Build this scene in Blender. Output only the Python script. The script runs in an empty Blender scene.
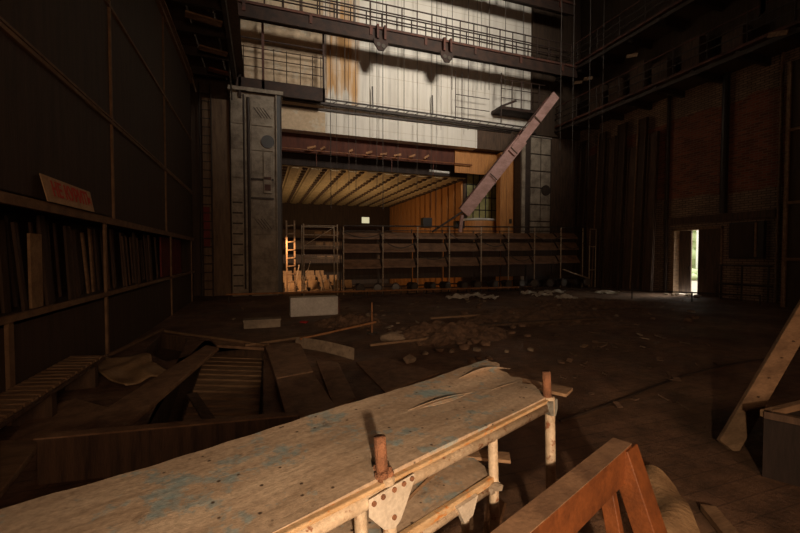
import bpy, bmesh, math, random
from mathutils import Vector, Matrix
random.seed(7)
SC = bpy.context.scene
COL = SC.collection
# ------------------------------------------------------------------ camera model
H, F, PIT, YAW = 1.7, 395.0, math.radians(1.75), math.radians(19.3)
def ray(px, py):
    a = (px - 400) / F; b = -(py - 266.5) / F
    fwd = math.cos(PIT) + b * math.sin(PIT); up = -math.sin(PIT) + b * math.cos(PIT)
    return Vector((a * math.cos(YAW) + fwd * math.sin(YAW), fwd * math.cos(YAW) - a * math.sin(YAW), up))
EYE = Vector((0, 0, H))
def atz(px, py, z=0.0):
    d = ray(px, py); return EYE + d * ((z - H) / d.z)
def atx(px, py, X):
    d = ray(px, py); return EYE + d * (X / d.x)
def aty(px, py, Y):
    d = ray(px, py); return EYE + d * (Y / d.y)
cam = bpy.data.cameras.new('camera'); cam.sensor_width = 36; cam.lens = F * 36 / 800; cam.clip_start = 0.05
co = bpy.data.objects.new('camera', cam); COL.objects.link(co)
co.location = EYE; co.rotation_euler = (math.pi / 2 - PIT, 0, -YAW); SC.camera = co

# ------------------------------------------------------------------ mesh builder
class MB:
    def __init__(s): s.v = []; s.f = []
    def add(s, vs, fs):
        o = len(s.v); s.v += [Vector(v) for v in vs]; s.f += [tuple(i + o for i in f) for f in fs]; return s
    def hexa(s, b, t):
        n = len(b)
        fs = [tuple(range(n))[::-1], tuple(range(n, 2 * n))] + [(i, (i + 1) % n, n + (i + 1) % n, n + i) for i in range(n)]
        return s.add(list(b) + list(t), fs)
    def box(s, lo, hi):
        x0, y0, z0 = lo; x1, y1, z1 = hi
        return s.hexa([(x0, y0, z0), (x1, y0, z0), (x1, y1, z0), (x0, y1, z0)], [(x0, y0, z1), (x1, y0, z1), (x1, y1, z1), (x0, y1, z1)])
    def bar(s, p, q, w, h, up=(0, 0, 1)):
        p = Vector(p); q = Vector(q); d = (q - p).normalized(); u = Vector(up)
        sd = d.cross(u)
        if sd.length < 1e-4: sd = d.cross(Vector((1, 0, 0)))
        sd.normalize(); u = sd.cross(d)
        c = [sd * (-w / 2) - u * (h / 2), sd * (w / 2) - u * (h / 2), sd * (w / 2) + u * (h / 2), sd * (-w / 2) + u * (h / 2)]
        return s.hexa([p + k for k in c], [q + k for k in c])
    def tube(s, p, q, r, r2=None, n=10):
        p = Vector(p); q = Vector(q); d = (q - p).normalized()
        a = d.orthogonal().normalized(); b = d.cross(a); r2 = r if r2 is None else r2
        A = [p + (a * math.cos(2 * math.pi * i / n) + b * math.sin(2 * math.pi * i / n)) * r for i in range(n)]
        B = [q + (a * math.cos(2 * math.pi * i / n) + b * math.sin(2 * math.pi * i / n)) * r2 for i in range(n)]
        return s.hexa(A, B)
    def path(s, pts, r, n=6):
        for i in range(len(pts) - 1): s.tube(pts[i], pts[i + 1], r, n=n)
        return s
    def prism(s, poly, vec):
        vec = Vector(vec); return s.hexa([Vector(p) for p in poly], [Vector(p) + vec for p in poly])
    def sheet(s, fn, nu, nv, th=0.0):
        top = [Vector(fn(i / nu, j / nv)) for j in range(nv + 1) for i in range(nu + 1)]
        W = nu + 1; N = len(top)
        fs = [(j * W + i, j * W + i + 1, (j + 1) * W + i + 1, (j + 1) * W + i) for j in range(nv) for i in range(nu)]
        if th:
            bot = [v - Vector((0, 0, th)) for v in top]
            fb = [tuple(k + N for k in f[::-1]) for f in fs]
            ring = [i for i in range(W)] + [j * W + nu for j in range(1, nv + 1)] + [nv * W + i for i in range(nu - 1, -1, -1)] + [j * W for j in range(nv - 1, 0, -1)]
            fr = [(ring[k], ring[k] + N, ring[(k + 1) % len(ring)] + N, ring[(k + 1) % len(ring)]) for k in range(len(ring))]
            return s.add(top + bot, fs + fb + fr)
        return s.add(top, fs)
    def rock(s, c, r, sq=0.6, sub=1):
        bm = bmesh.new(); bmesh.ops.create_icosphere(bm, subdivisions=sub, radius=1)
        rz = random.random() * 6; sx = random.uniform(.7, 1.3)
        vs = []
        for v in bm.verts:
            k = r * random.uniform(.7, 1.15)
            x, y, z = v.co.x * k * sx, v.co.y * k, max(v.co.z, -.55) * k * sq
            vs.append((c[0] + x * math.cos(rz) - y * math.sin(rz), c[1] + x * math.sin(rz) + y * math.cos(rz), c[2] + z + .5 * r * sq))
        fs = [tuple(v.index for v in f.verts) for f in bm.faces]; bm.free()
        return s.add(vs, fs)
    def lens(s, c, r, depth, axis, n=12):
        return s.tube(c, Vector(c) + Vector(axis) * depth, r, n=n)
    def build(s, name, mat, parent=None, org=None, bevel=0, smooth=False):
        if parent is not None:
            o_ = Vector((0, 0, 0)); p = parent
            while p is not None: o_ += p.location; p = p.parent
        else:
            o_ = Vector(org) if org is not None else Vector((0, 0, 0))
        me = bpy.data.meshes.new(name); me.from_pydata([v - o_ for v in s.v], [], s.f)
        bm = bmesh.new(); bm.from_mesh(me); bmesh.ops.recalc_face_normals(bm, faces=bm.faces); bm.to_mesh(me); bm.free()
        if smooth:
            for p in me.polygons: p.use_smooth = True
        me.materials.append(mat)
        o = bpy.data.objects.new(name, me); COL.objects.link(o)
        if parent is not None: o.parent = parent
        else: o.location = o_
        if bevel:
            m = o.modifiers.new('bevel', 'BEVEL'); m.width = bevel; m.segments = 2; m.limit_method = 'ANGLE'
        return o
def tag(o, label=None, cat=None, group=None, kind=None):
    if label: o['label'] = label
    if cat: o['category'] = cat
    if group: o['group'] = group
    if kind: o['kind'] = kind
    return o
def thing(name, loc, label, cat, group=None):
    o = bpy.data.objects.new(name, None); COL.objects.link(o); o.location = loc; o.empty_display_size = .1
    return tag(o, label, cat, group)
def struct(o, label=None): return tag(o, label, None, None, 'structure')
def copy_tree(o, parent=None):
    c = o.copy(); COL.objects.link(c)
    if parent is not None: c.parent = parent
    for ch in list(o.children): copy_tree(ch, c)
    return c

# ------------------------------------------------------------------ materials
def newmat(name):
    m = bpy.data.materials.new(name); m.use_nodes = True
    return m, m.node_tree.nodes, m.node_tree.links, m.node_tree.nodes['Principled BSDF']
def coords(N, L, scale=(1, 1, 1)):
    t = N.new('ShaderNodeTexCoord'); mp = N.new('ShaderNodeMapping'); mp.inputs['Scale'].default_value = scale
    L.new(t.outputs['Object'], mp.inputs['Vector']); return mp.outputs['Vector']
def noise(N, L, vec, scale, detail=5, rough=.6):
    n = N.new('ShaderNodeTexNoise'); n.inputs['Scale'].default_value = scale; n.inputs['Detail'].default_value = detail
    n.inputs['Roughness'].default_value = rough; L.new(vec, n.inputs['Vector']); return n.outputs['Fac']
def ramp(N, L, fac, stops):
    r = N.new('ShaderNodeValToRGB'); e = r.color_ramp.elements
    while len(e) < len(stops): e.new(.5)
    for k, (p, c) in enumerate(stops): e[k].position = p; e[k].color = (c[0], c[1], c[2], 1) if not isinstance(c, (int, float)) else (c, c, c, 1)
    L.new(fac, r.inputs['Fac']); return r.outputs['Color']
def mix(N, L, fac, a, b, mode='MIX'):
    m = N.new('ShaderNodeMix'); m.data_type = 'RGBA'; m.blend_type = mode
    for k, x in ((0, fac), (6, a), (7, b)):
        if isinstance(x, (int, float)): m.inputs[k].default_value = x
        elif isinstance(x, tuple): m.inputs[k].default_value = (x[0], x[1], x[2], 1)
        else: L.new(x, m.inputs[k])
    return m.outputs[2]
def bump(N, L, b, h, strength=.3, dist=.02):
    n = N.new('ShaderNodeBump'); n.inputs['Strength'].default_value = strength; n.inputs['Distance'].default_value = dist
    L.new(h, n.inputs['Height']); L.new(n.outputs['Normal'], b.inputs['Normal'])
def mat(name, c1, c2=None, scale=(2, 2, 2), ns=1.5, rough=.75, bmp=.25, metal=0, c3=None):
    m, N, L, b = newmat(name); c2 = c2 or tuple(k * .6 for k in c1)
    v = coords(N, L, scale); f = noise(N, L, v, ns)
    col = ramp(N, L, f, [(.32, c2), (.62, c1)])
    f2 = noise(N, L, v, ns * 7, 3)
    if c3: col = mix(N, L, ramp(N, L, noise(N, L, v, ns * 1.7, 6, .7), [(.56, 0), (.62, 1)]), col, c3)
    col = mix(N, L, .35, col, ramp(N, L, f2, [(.3, .35), (.7, 1.0)]), 'MULTIPLY')
    L.new(col, b.inputs['Base Color']); b.inputs['Roughness'].default_value = rough; b.inputs['Metallic'].default_value = metal
    if bmp: bump(N, L, b, f2, bmp)
    return m
def plain(name, c, rough=.6, metal=0):
    m, N, L, b = newmat(name); b.inputs['Base Color'].default_value = (*c, 1); b.inputs['Roughness'].default_value = rough; b.inputs['Metallic'].default_value = metal
    return m
M = {}
M['steel'] = mat('dark_steel', (.055, .034, .023), (.03, .019, .013), rough=.6)
M['rust'] = mat('rusty_steel', (.15, .05, .03), (.05, .025, .017), rough=.7)
M['cable'] = plain('black_cable', (.06, .047, .037), .7)
M['palecable'] = plain('pale_cable', (.18, .14, .1), .8)
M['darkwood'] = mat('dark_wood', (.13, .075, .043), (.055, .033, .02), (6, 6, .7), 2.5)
M['panelwood'] = mat('panel_wood', (.075, .044, .024), (.045, .026, .014), (5, 5, .4), 2)
M['batten'] = mat('pale_batten', (.28, .17, .09), (.17, .1, .055), (3, 3, 3), 2)
M['wood'] = mat('dusty_wood', (.34, .21, .115), (.17, .1, .055), (1.5, 6, 6), 2)
M['dustplank'] = mat('dusty_plank', (.33, .195, .11), (.17, .095, .055), (3, 3, 3), 2, bmp=.15)
M['orangewood'] = mat('orange_wood', (.27, .085, .024), (.13, .043, .015), (4, 4, 4), 2, rough=.5, bmp=.15)
M['grey'] = mat('grey_sheet', (.42, .35, .265), (.19, .15, .11), (1.2, 1.2, 1.2), 2.2, rough=.7, bmp=.35)
M['palegrey'] = mat('pale_grey_sheet', (.78, .77, .72), (.6, .59, .55), (1.5, 1.5, 1.5), 2, rough=.5, bmp=.1)
M['pink'] = mat('pink_boarding', (.6, .36, .32), (.42, .24, .2), (1, 1, 2), 2.5, rough=.8)
M['red'] = plain('red_cloth', (.5, .03, .025), .9)
M['redboard'] = mat('red_board', (.22, .03, .025), (.12, .02, .015), (2, 2, 2), 2)
M['tan'] = mat('tan_cloth', (.42, .27, .14), (.25, .15, .075), (2, 2, 2), 2.5, bmp=.4)
M['signboard'] = mat('sign_board', (.62, .42, .24), (.48, .31, .17), (2, 2, 2), 2, bmp=.05)
M['signred'] = plain('sign_red', (.6, .07, .04), .7)
M['pipe'] = mat('painted_pipe', (.62, .5, .36), (.42, .31, .2), (5, 5, 5), 2.2, rough=.55, bmp=.2, c3=(.25, .1, .045))
M['gusset'] = mat('gusset_paint', (.66, .59, .49), (.5, .43, .34), (5, 5, 5), 2.2, rough=.55, bmp=.15)
M['rustiron'] = mat('rust_iron', (.34, .15, .075), (.16, .07, .035), (14, 14, 14), 2, rough=.85, bmp=.6)
M['frameedge'] = mat('rail_edge', (.6, .43, .25), (.45, .27, .12), (4, 4, 9), 2.2, rough=.6, bmp=.15, c3=(.55, .22, .06))
M['rubble'] = mat('rubble', (.24, .145, .09), (.08, .047, .03), (3, 3, 3), 2, rough=.9, bmp=.5)
M['stone'] = mat('broken_plaster', (.4, .31, .22), (.24, .18, .125), (5, 5, 5), 2, rough=.9, bmp=.4)
M['foil'] = mat('pale_plastic', (.7, .64, .55), (.5, .44, .36), (5, 5, 5), 2, rough=.3, bmp=.3)
M['black'] = plain('black_metal', (.03, .024, .02), .45)
M['lens'] = plain('lamp_glass', (.1, .085, .07), .25)
M['trough'] = mat('lamp_trough', (.34, .19, .105), (.17, .095, .055), (1.5, 3, 3), 2, rough=.6)
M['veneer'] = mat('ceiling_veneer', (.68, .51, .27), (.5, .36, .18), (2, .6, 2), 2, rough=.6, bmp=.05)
M['orangepanel'] = mat('orange_panel', (.62, .27, .075), (.42, .17, .045), (5, 5, .6), 2, rough=.55, bmp=.05)
M['olive'] = mat('olive_glazing', (.42, .38, .16), (.28, .26, .1), (2, 2, 2), 2, rough=.4)
M['valance'] = mat('valance_cloth', (.13, .042, .025), (.07, .025, .017), (3, 3, .6), 2, rough=.9)
M['bridge'] = mat('blackened_steel', (.055, .024, .013), (.022, .011, .007), rough=.7)
M['navy'] = mat('dark_valance', (.04, .024, .018), (.02, .013, .01), (3, 3, .6), 2, rough=.9)
M['tanplaster'] = mat('tan_plaster', (.68, .52, .35), (.58, .43, .28), (.6, .6, .6), 2, rough=.9, bmp=.1, c3=(.66, .56, .42))
M['hedge'] = mat('hedge_leaves', (.62, .72, .42), (.5, .6, .3), (6, 6, 6), 3)
M['ground'] = mat('courtyard_ground', (.6, .53, .42), (.38, .33, .25), (2, 2, 2), 3, bmp=.5)
M['render'] = mat('courtyard_render', (.85, .85, .78), (.75, .76, .68), (.5, .5, .5), 2, bmp=0)
M['clampgrey'] = mat('clamp_paint', (.3, .31, .28), (.16, .14, .11), (8, 8, 8), 2)
M['railpaint'] = mat('rail_paint', (.5, .24, .1), (.28, .13, .055), (3, 3, 3), 2)
M['bay'] = mat('brown_bay', (.24, .155, .09), (.13, .08, .048), (4, 4, .5), 2)
M['bulb'] = plain('bulb', (.8, .7, .5), .3)

def white_wall():
    m, N, L, b = newmat('white_plaster')
    v = coords(N, L)
    f = noise(N, L, v, .5, 6)
    vs = coords(N, L, (2.2, 2.2, .12)); st = noise(N, L, vs, 2.2, 5)
    col = ramp(N, L, f, [(.3, (.74, .69, .6)), (.7, (.83, .79, .71))])
    col = mix(N, L, .55, col, ramp(N, L, st, [(.3, .62), (.5, 1)]), 'MULTIPLY')
    # panel joints of the sheets
    br = N.new('ShaderNodeTexBrick'); br.offset = 0; br.inputs['Scale'].default_value = 1
    br.inputs['Mortar Size'].default_value = .012; br.inputs['Brick Width'].default_value = .8; br.inputs['Row Height'].default_value = 1.25
    br.inputs['Color1'].default_value = br.inputs['Color2'].default_value = (1, 1, 1, 1); br.inputs['Mortar'].default_value = (.72, .68, .6, 1)
    sp = N.new('ShaderNodeSeparateXYZ'); L.new(v, sp.inputs[0]); cb = N.new('ShaderNodeCombineXYZ'); L.new(sp.outputs[0], cb.inputs[0]); L.new(sp.outputs[2], cb.inputs[1])
    L.new(cb.outputs[0], br.inputs['Vector']); col = mix(N, L, .8, col, br.outputs['Color'], 'MULTIPLY')
    # rust stain that ran down from the roof around x 2.6 to 4.0, ending ragged near z 8
    def band(inp, lo, hi, w):
        a = N.new('ShaderNodeMapRange'); a.inputs[1].default_value = lo - w; a.inputs[2].default_value = lo + w; L.new(inp, a.inputs[0])
        c = N.new('ShaderNodeMapRange'); c.inputs[1].default_value = hi + w; c.inputs[2].default_value = hi - w; L.new(inp, c.inputs[0])
        k = N.new('ShaderNodeMath'); k.operation = 'MULTIPLY'; L.new(a.outputs[0], k.inputs[0]); L.new(c.outputs[0], k.inputs[1]); return k.outputs[0]
    def mul(a, c):
        k = N.new('ShaderNodeMath'); k.operation = 'MULTIPLY'; L.new(a, k.inputs[0]); L.new(c, k.inputs[1]); return k.outputs[0]
    wob = N.new('ShaderNodeMath'); wob.operation = 'MULTIPLY_ADD'; wob.inputs[1].default_value = 2.2; L.new(st, wob.inputs[0]); L.new(sp.outputs[2], wob.inputs[2])
    s1 = mul(band(sp.outputs[0], 2.75, 4.15, .12), band(wob.outputs[0], 10.1, 40, .15))
    s2 = mul(band(sp.outputs[0], 3.95, 4.3, .08), band(wob.outputs[0], 9.3, 40, .15))
    s3 = mul(band(sp.outputs[0], -.8, -.35, .2), band(wob.outputs[0], 9.9, 40, .3))
    mx = N.new('ShaderNodeMath'); mx.operation = 'MAXIMUM'; L.new(s1, mx.inputs[0]); L.new(s2, mx.inputs[1])
    mx2 = N.new('ShaderNodeMath'); mx2.operation = 'MAXIMUM'; L.new(mx.outputs[0], mx2.inputs[0]); L.new(s3, mx2.inputs[1])
    amt = mul(mx2.outputs[0], ramp(N, L, noise(N, L, coords(N, L, (2, 2, .25)), 1.6, 6), [(.36, .15), (.62, .95)]))
    col = mix(N, L, amt, col, (.55, .3, .11))
    L.new(col, b.inputs['Base Color']); b.inputs['Roughness'].default_value = .9
    return m
M['white'] = white_wall()

def brick_wall():
    m, N, L, b = newmat('brick')
    v = coords(N, L); sp = N.new('ShaderNodeSeparateXYZ'); L.new(v, sp.inputs[0])
    cb = N.new('ShaderNodeCombineXYZ'); L.new(sp.outputs[1], cb.inputs[0]); L.new(sp.outputs[2], cb.inputs[1])
    def br(c1, c2, mo):
        t = N.new('ShaderNodeTexBrick'); t.inputs['Scale'].default_value = 1; t.inputs['Brick Width'].default_value = .27; t.inputs['Row Height'].default_value = .09
        t.inputs['Mortar Size'].default_value = .012; t.inputs['Color1'].default_value = (*c1, 1); t.inputs['Color2'].default_value = (*c2, 1); t.inputs['Mortar'].default_value = (*mo, 1)
        L.new(cb.outputs[0], t.inputs['Vector']); return t
    red = br((.36, .11, .055), (.17, .06, .035), (.28, .19, .13)); wht = br((.4, .28, .19), (.27, .19, .13), (.1, .07, .05))
    f = noise(N, L, v, .9, 4)
    hz = N.new('ShaderNodeMath'); hz.operation = 'MULTIPLY_ADD'; hz.inputs[1].default_value = .5; L.new(f, hz.inputs[0]); L.new(sp.outputs[2], hz.inputs[2])
    a = N.new('ShaderNodeMath'); a.operation = 'GREATER_THAN'; a.inputs[1].default_value = 4.35; L.new(hz.outputs[0], a.inputs[0])
    c = N.new('ShaderNodeMath'); c.operation = 'LESS_THAN'; c.inputs[1].default_value = 7.75; L.new(hz.outputs[0], c.inputs[0])
    k = N.new('ShaderNodeMath'); k.operation = 'MULTIPLY'; L.new(a.outputs[0], k.inputs[0]); L.new(c.outputs[0], k.inputs[1])
    col = mix(N, L, k.outputs[0], wht.outputs['Color'], red.outputs['Color'])
    col = mix(N, L, .5, col, ramp(N, L, noise(N, L, v, 1.6, 6), [(.3, .4), (.65, 1)]), 'MULTIPLY')
    L.new(col, b.inputs['Base Color']); b.inputs['Roughness'].default_value = .9
    bump(N, L, b, red.outputs['Fac'], -.5, .02)
    return m
M['brick'] = brick_wall()

def floor_mat():
    m, N, L, b = newmat('stage_boards')
    v = coords(N, L)
    col = ramp(N, L, noise(N, L, v, .45, 8, .65), [(.3, (.11, .055, .03)), (.5, (.21, .115, .066)), (.7, (.34, .2, .12))])
    col = mix(N, L, .6, col, ramp(N, L, noise(N, L, v, 3.5, 10, .75), [(.38, .15), (.58, 1)]), 'MULTIPLY')
    br = N.new('ShaderNodeTexBrick'); br.inputs['Scale'].default_value = 1; br.inputs['Brick Width'].default_value = 3.0; br.inputs['Row Height'].default_value = .16
    br.inputs['Mortar Size'].default_value = .006; br.inputs['Color1'].default_value = (1, 1, 1, 1); br.inputs['Color2'].default_value = (.8, .78, .74, 1); br.inputs['Mortar'].default_value = (.3, .25, .2, 1)
    L.new(v, br.inputs['Vector']); col = mix(N, L, .6, col, br.outputs['Color'], 'MULTIPLY')
    L.new(col, b.inputs['Base Color'])
    L.new(ramp(N, L, noise(N, L, v, .6, 5), [(.35, .5), (.6, .9)]), b.inputs['Roughness'])
    bump(N, L, b, noise(N, L, v, 5, 9, .75), .7, .07)
    return m
M['floor'] = floor_mat()

def ply_mat():
    m, N, L, b = newmat('dusty_plywood')
    v = coords(N, L)
    rot = N.new('ShaderNodeMapping'); rot.inputs['Rotation'].default_value = (0, 0, -.395); L.new(v, rot.inputs['Vector'])
    st = N.new('ShaderNodeMapping'); st.inputs['Scale'].default_value = (.5, 2.2, 1); L.new(rot.outputs[0], st.inputs['Vector'])
    f = noise(N, L, st.outputs[0], 5, 9, .7)
    col = ramp(N, L, noise(N, L, st.outputs[0], 3, 8, .65), [(.3, (.34, .245, .16)), (.5, (.5, .38, .27)), (.7, (.64, .51, .37))])
    bl = ramp(N, L, noise(N, L, v, 6.5, 12, .68), [(.54, 0), (.58, .5), (.68, .9)])
    col = mix(N, L, bl, col, (.24, .37, .4))
    dk = ramp(N, L, noise(N, L, v, 9, 10, .7), [(.6, 0), (.68, .6)])
    col = mix(N, L, dk, col, (.16, .1, .058))
    w = N.new('ShaderNodeTexVoronoi'); w.inputs['Scale'].default_value = 17; L.new(v, w.inputs['Vector'])
    col = mix(N, L, ramp(N, L, w.outputs['Distance'], [(.07, 1), (.13, 0)]), col, (.07, .045, .028))
    col = mix(N, L, .6, col, ramp(N, L, noise(N, L, v, 45, 6, .7), [(.3, .35), (.65, 1)]), 'MULTIPLY')
    L.new(col, b.inputs['Base Color']); b.inputs['Roughness'].default_value = .75
    bump(N, L, b, f, .4, .012)
    return m
M['ply'] = ply_mat()

# ================================================================== SETTING
XL, YP, XR, YB, ZC = -2.4, 18.0, 17.0, -5.0, 18.0
def poly_face(outer, holes, z):
    bm = bmesh.new(); es = []
    for ring in [outer] + holes:
        vs = [bm.verts.new((p[0], p[1], z)) for p in ring]
        es += [bm.edges.new((vs[i], vs[(i + 1) % len(vs)])) for i in range(len(vs))]
    bmesh.ops.triangle_fill(bm, edges=es, use_beauty=True)
    bmesh.ops.recalc_face_normals(bm, faces=bm.faces)
    if sum(f.normal.z for f in bm.faces) < 0: bmesh.ops.reverse_faces(bm, faces=bm.faces)
    me = bpy.data.meshes.new('floor'); bm.to_mesh(me); bm.free(); return me
hole = [atz(188, 339), atz(264, 347), atz(262, 440), atz(140, 440)]
hole2 = [atz(161, 334), atz(205, 340), atz(190, 355), atz(166, 362), atz(144, 351)]
me = poly_face([(-8, YB), (XR, YB), (XR, YP + .6), (-8, YP + .6)], [hole, hole2], 0.0)
me.materials.append(M['floor'])
fl = bpy.data.objects.new('floor', me); COL.objects.link(fl); struct(fl)
# walls of the two trap openings
for nm, hp, dp in (('floor_trap_pit', hole, .5), ('floor_shallow_pit', hole2, .3)):
    b = MB(); n = len(hp)
    for i in range(n):
        p, q = hp[i], hp[(i + 1) % n]; d = Vector((0, 0, -dp))
        b.add([p, q, q + d, p + d], [(0, 1, 2, 3)])
    b.add([p + Vector((0, 0, -dp)) for p in hp], [tuple(range(n))])
    struct(b.build(nm, M['darkwood']))

def quad_wall(name, p, q, z0, z1, th, m, outward):
    b = MB(); p = Vector((p[0], p[1], z0)); q = Vector((q[0], q[1], z0)); o = Vector(outward) * th
    b.hexa([p, q, q + o, p + o], [k + Vector((0, 0, z1 - z0)) for k in (p, q, q + o, p + o)])
    return struct(b.build(name, m))
# proscenium wall (front of the stage), opening x .8..12.05, z up to 7.2
OX0, OX1, OZ = .82, 12.85, 7.15
b = MB(); b.box((2.7, YP, OZ + .95), (15.2, YP + .5, ZC)); b.box((OX0, YP, OZ), (10.5, YP + .5, OZ + .95)); struct(b.build('wall_front', M['white']))
b = MB(); b.box((-.9, YP + .02, 7.9), (2.7, YP + .5, ZC)); b.box((OX0 - .02, YP - .02, OZ + .01), (2.75, YP - .003, OZ + .9)); struct(b.build('wall_front_tan', M['tanplaster']))
b = MB(); b.box((-8, YP, 0), (-.9, YP + .5, ZC)); b.box((-.9, YP + .02, 0), (OX0, YP + .5, 7.9)); struct(b.build('wall_front_left', M['panelwood']))
b = MB(); b.box((OX1 + .02, YP + .02, 0), (XR + .4, YP + .5, 8.1)); b.box((10.5, YP + .01, OZ), (OX1, YP + .5, OZ + .95)); b.box((15.2, YP + .02, 8.1), (XR + .4, YP + .5, ZC)); b.box((OX1, YP + .02, 8.0), (15.2, YP + .5, 8.2)); struct(b.build('wall_front_right', M['darkwood']))
b = MB(); b.box((13.75, YP - .15, 8.15), (XR, YP - .01, ZC)); struct(b.build('wall_front_shade', M['panelwood']))  # dark sheet stands in for shade on the unlit wall corner
# right wall with the doorway
DY0, DY1, DZ = 10.4, 12.42, 2.82
b = MB(); b.box((XR, YB, 0), (XR + .45, DY0, ZC)); b.box((XR, DY1, 0), (XR + .45, YP, ZC)); b.box((XR, DY0, DZ), (XR + .45, DY1, ZC)); struct(b.build('wall_right', M['brick']))
b = MB(); b.box((XR - .12, 8.7, 3.0), (XR, 12.75, 3.28)); struct(b.build('trim_1', M['darkwood']), 'dark lintel band above the doorway')
quad_wall('wall_back', (-8, YB), (XR, YB), 0, ZC, .4, M['panelwood'], (0, -1, 0))
quad_wall('wall_left_outer', (-8, YB), (-8, YP), 0, ZC, .4, M['panelwood'], (-1, 0, 0))
b = MB(); b.box((-8.4, YB - .4, ZC), (XR + .5, YP + .5, ZC + .3)); struct(b.build('ceiling', M['panelwood']))

# ---- left scenery store: panelled partition with an open rack band
PY0, PY1, PZ = .6, 16.3, 8.15
b = MB(); b.box((XL - .06, PY0, 2.24), (XL, PY1, PZ)); b.box((XL - .06, PY0, 0), (XL, PY1, 1.06)); b.box((XL - 1.1, PY0, 0), (XL - 1.04, PY1, 2.4)); b.box((XL - 1.1, PY0, .98), (XL, PY1, 1.05)); b.box((XL - 1.1, PY0, 2.3), (XL, PY1, 2.34))
struct(b.build('wall_left', M['panelwood']))
for k, (z, h, w) in enumerate([(1.06, .07, .05), (2.25, .11, .07), (3.93, .05, .04), (4.0, .03, .03), (5.88, .055, .04), (7.98, .1, .08), (8.2, .06, .12)]):
    struct(MB().bar((XL + w / 2, PY0, z), (XL + w / 2, PY1, z), w, h).build(f'trim_{k + 2}', M['batten']), 'pale horizontal batten on the panelled partition')
k = 9
for y, z0, z1, w in ((8.02, 2.3, 8.1, .05), (12.0, 2.3, 8.1, .05), (7.6, 0, 2.3, .07), (12.5, 0, 2.3, .06), (15.9, 0, 2.3, .06), (4.98, 0, 1.06, .09)):
    struct(MB().bar((XL + .018, y, z0), (XL + .018, y, z1), .035, w, (0, 1, 0)).build(f'trim_{k}', M['batten']), 'pale upright batten on the panelled partition'); k += 1

# boards stored upright in the rack
tones = [('dark brown', M['darkwood']), ('brown', M['panelwood']), ('tan', M['wood'])]
for i in range(62):
    y = 3.9 + i * .139 + random.uniform(-.03, .03)
    if 5.95 < y < 6.1 or 7.5 < y < 7.68: continue
    tn, mm = random.choice(tones if i % 2 else tones[:2]); w = random.choice((.04, .05, .07, .12)); h = random.uniform(.98, 1.14)
    x = XL - random.uniform(.12, .5); lean = random.uniform(-.07, .07)
    b = MB().bar((x, y, 1.055), (x - .05, y + lean, 1.055 + h), .03, w, (0, 1, 0))
    o = b.build('stored_board', mm, org=(x, y, 1.055))
    tag(o, f'narrow {tn} board standing upright in the open rack under the no smoking sign', 'board', f'{tn} boards stored upright in the rack')
o = MB().bar((XL - .2, 6.0, 1.055), (XL - .2, 6.0, 1.95), .03, .26, (0, 1, 0)).build('stored_sheet', M['tan'], org=(XL - .2, 6, 1.055)); tag(o, 'widest tan panel standing among the narrow boards in the rack', 'board')
o = MB().box((XL - .3, 12.7, 1.055), (XL - .26, 15.6, 2.2)).build('red_sheet', M['redboard'], org=(XL - .3, 13, 1.055)); tag(o, 'dull red panel standing at the far end of the rack', 'panel')
# no-smoking sign
s = thing('no_smoking_sign', (XL + .04, 6.4, 2.31), 'tan board sign with red lettering leaning on the rack ledge', 'sign')
cs = [atx(37, 175, XL + .06), atx(87, 191, XL + .06), atx(90, 214, XL + .08), atx(42, 201, XL + .08)]
zt, zb = 2.61, 2.31
ya, yb = 5.62, 6.86
b = MB().hexa([(XL + .09, ya, zb), (XL + .12, yb, zb), (XL + .06, yb + .03, zt - .01), (XL + .03, ya - .02, zt + .01)], [(XL + .1, ya, zb), (XL + .13, yb, zb), (XL + .07, yb + .03, zt - .01), (XL + .04, ya - .02, zt + .01)])
bd = b.build('board', M['signboard'], s)
cu = bpy.data.curves.new('lettering', 'FONT'); cu.body = 'НЕ КУРИТЬ'; cu.size = .24; cu.extrude = .002; cu.offset = .006; cu.align_x = 'CENTER'; cu.align_y = 'CENTER'
tmp = bpy.data.objects.new('tmp', cu); COL.objects.link(tmp); bpy.context.view_layer.update()
me = bpy.data.meshes.new_from_object(tmp.evaluated_get(bpy.context.evaluated_depsgraph_get())); bpy.data.objects.remove(tmp)
me.name = 'lettering'; me.materials.clear(); me.materials.append(M['signred'])
wx = max(v.co.x for v in me.vertices) - min(v.co.x for v in me.vertices)
lt = bpy.data.objects.new('lettering', me); COL.objects.link(lt); lt.parent = s
ex = Vector((.03, 1.24, 0)).normalized(); ey = Vector((-.06, 0, .3)).normalized(); ez = ex.cross(ey).normalized(); ey = ez.cross(ex)
mt = Matrix((ex, ey, ez)).transposed().to_4x4(); cen = Vector((XL + .09, (ya + yb) / 2 + .02, (zt + zb) / 2)) + ez * .014
sc_ = 1.02 / wx
lt.matrix_local = Matrix.Translation(cen - s.location) @ mt @ Matrix.Diagonal((sc_, 1.0, 1, 1))
lt['label'] = 'red block lettering'

# ---- steel fly gallery over the scenery store
g = thing('fly_gallery', (-1.7, 12, 8.75), 'dark steel fly gallery with plank underside above the panelled partition', 'gallery')
b = MB()
for i in range(9):
    x = -7 + i * .72
    b.box((x, 5.5, 8.9), (x + .66, YP - .02, 8.96))
b.build('deck', M['darkwood'], g)
for i in range(8): MB().box((-8, 6.2 + i * 1.55, 8.62), (-.9, 6.32 + i * 1.55, 8.9)).build('joist', M['steel'], g)
MB().box((-.98, 5.5, 8.55), (-.86, YP - .02, 8.98)).build('edge_beam', M['steel'], g)
for z in (9.35, 9.75, 10.1): MB().tube((-.92, 5.5, z), (-.92, YP - .1, z), .025).build('rail', M['steel'], g)
for i in range(9): MB().tube((-.92, 5.6 + i * 1.5, 8.95), (-.92, 5.6 + i * 1.5, 10.12), .025).build('post', M['steel'], g)
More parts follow.
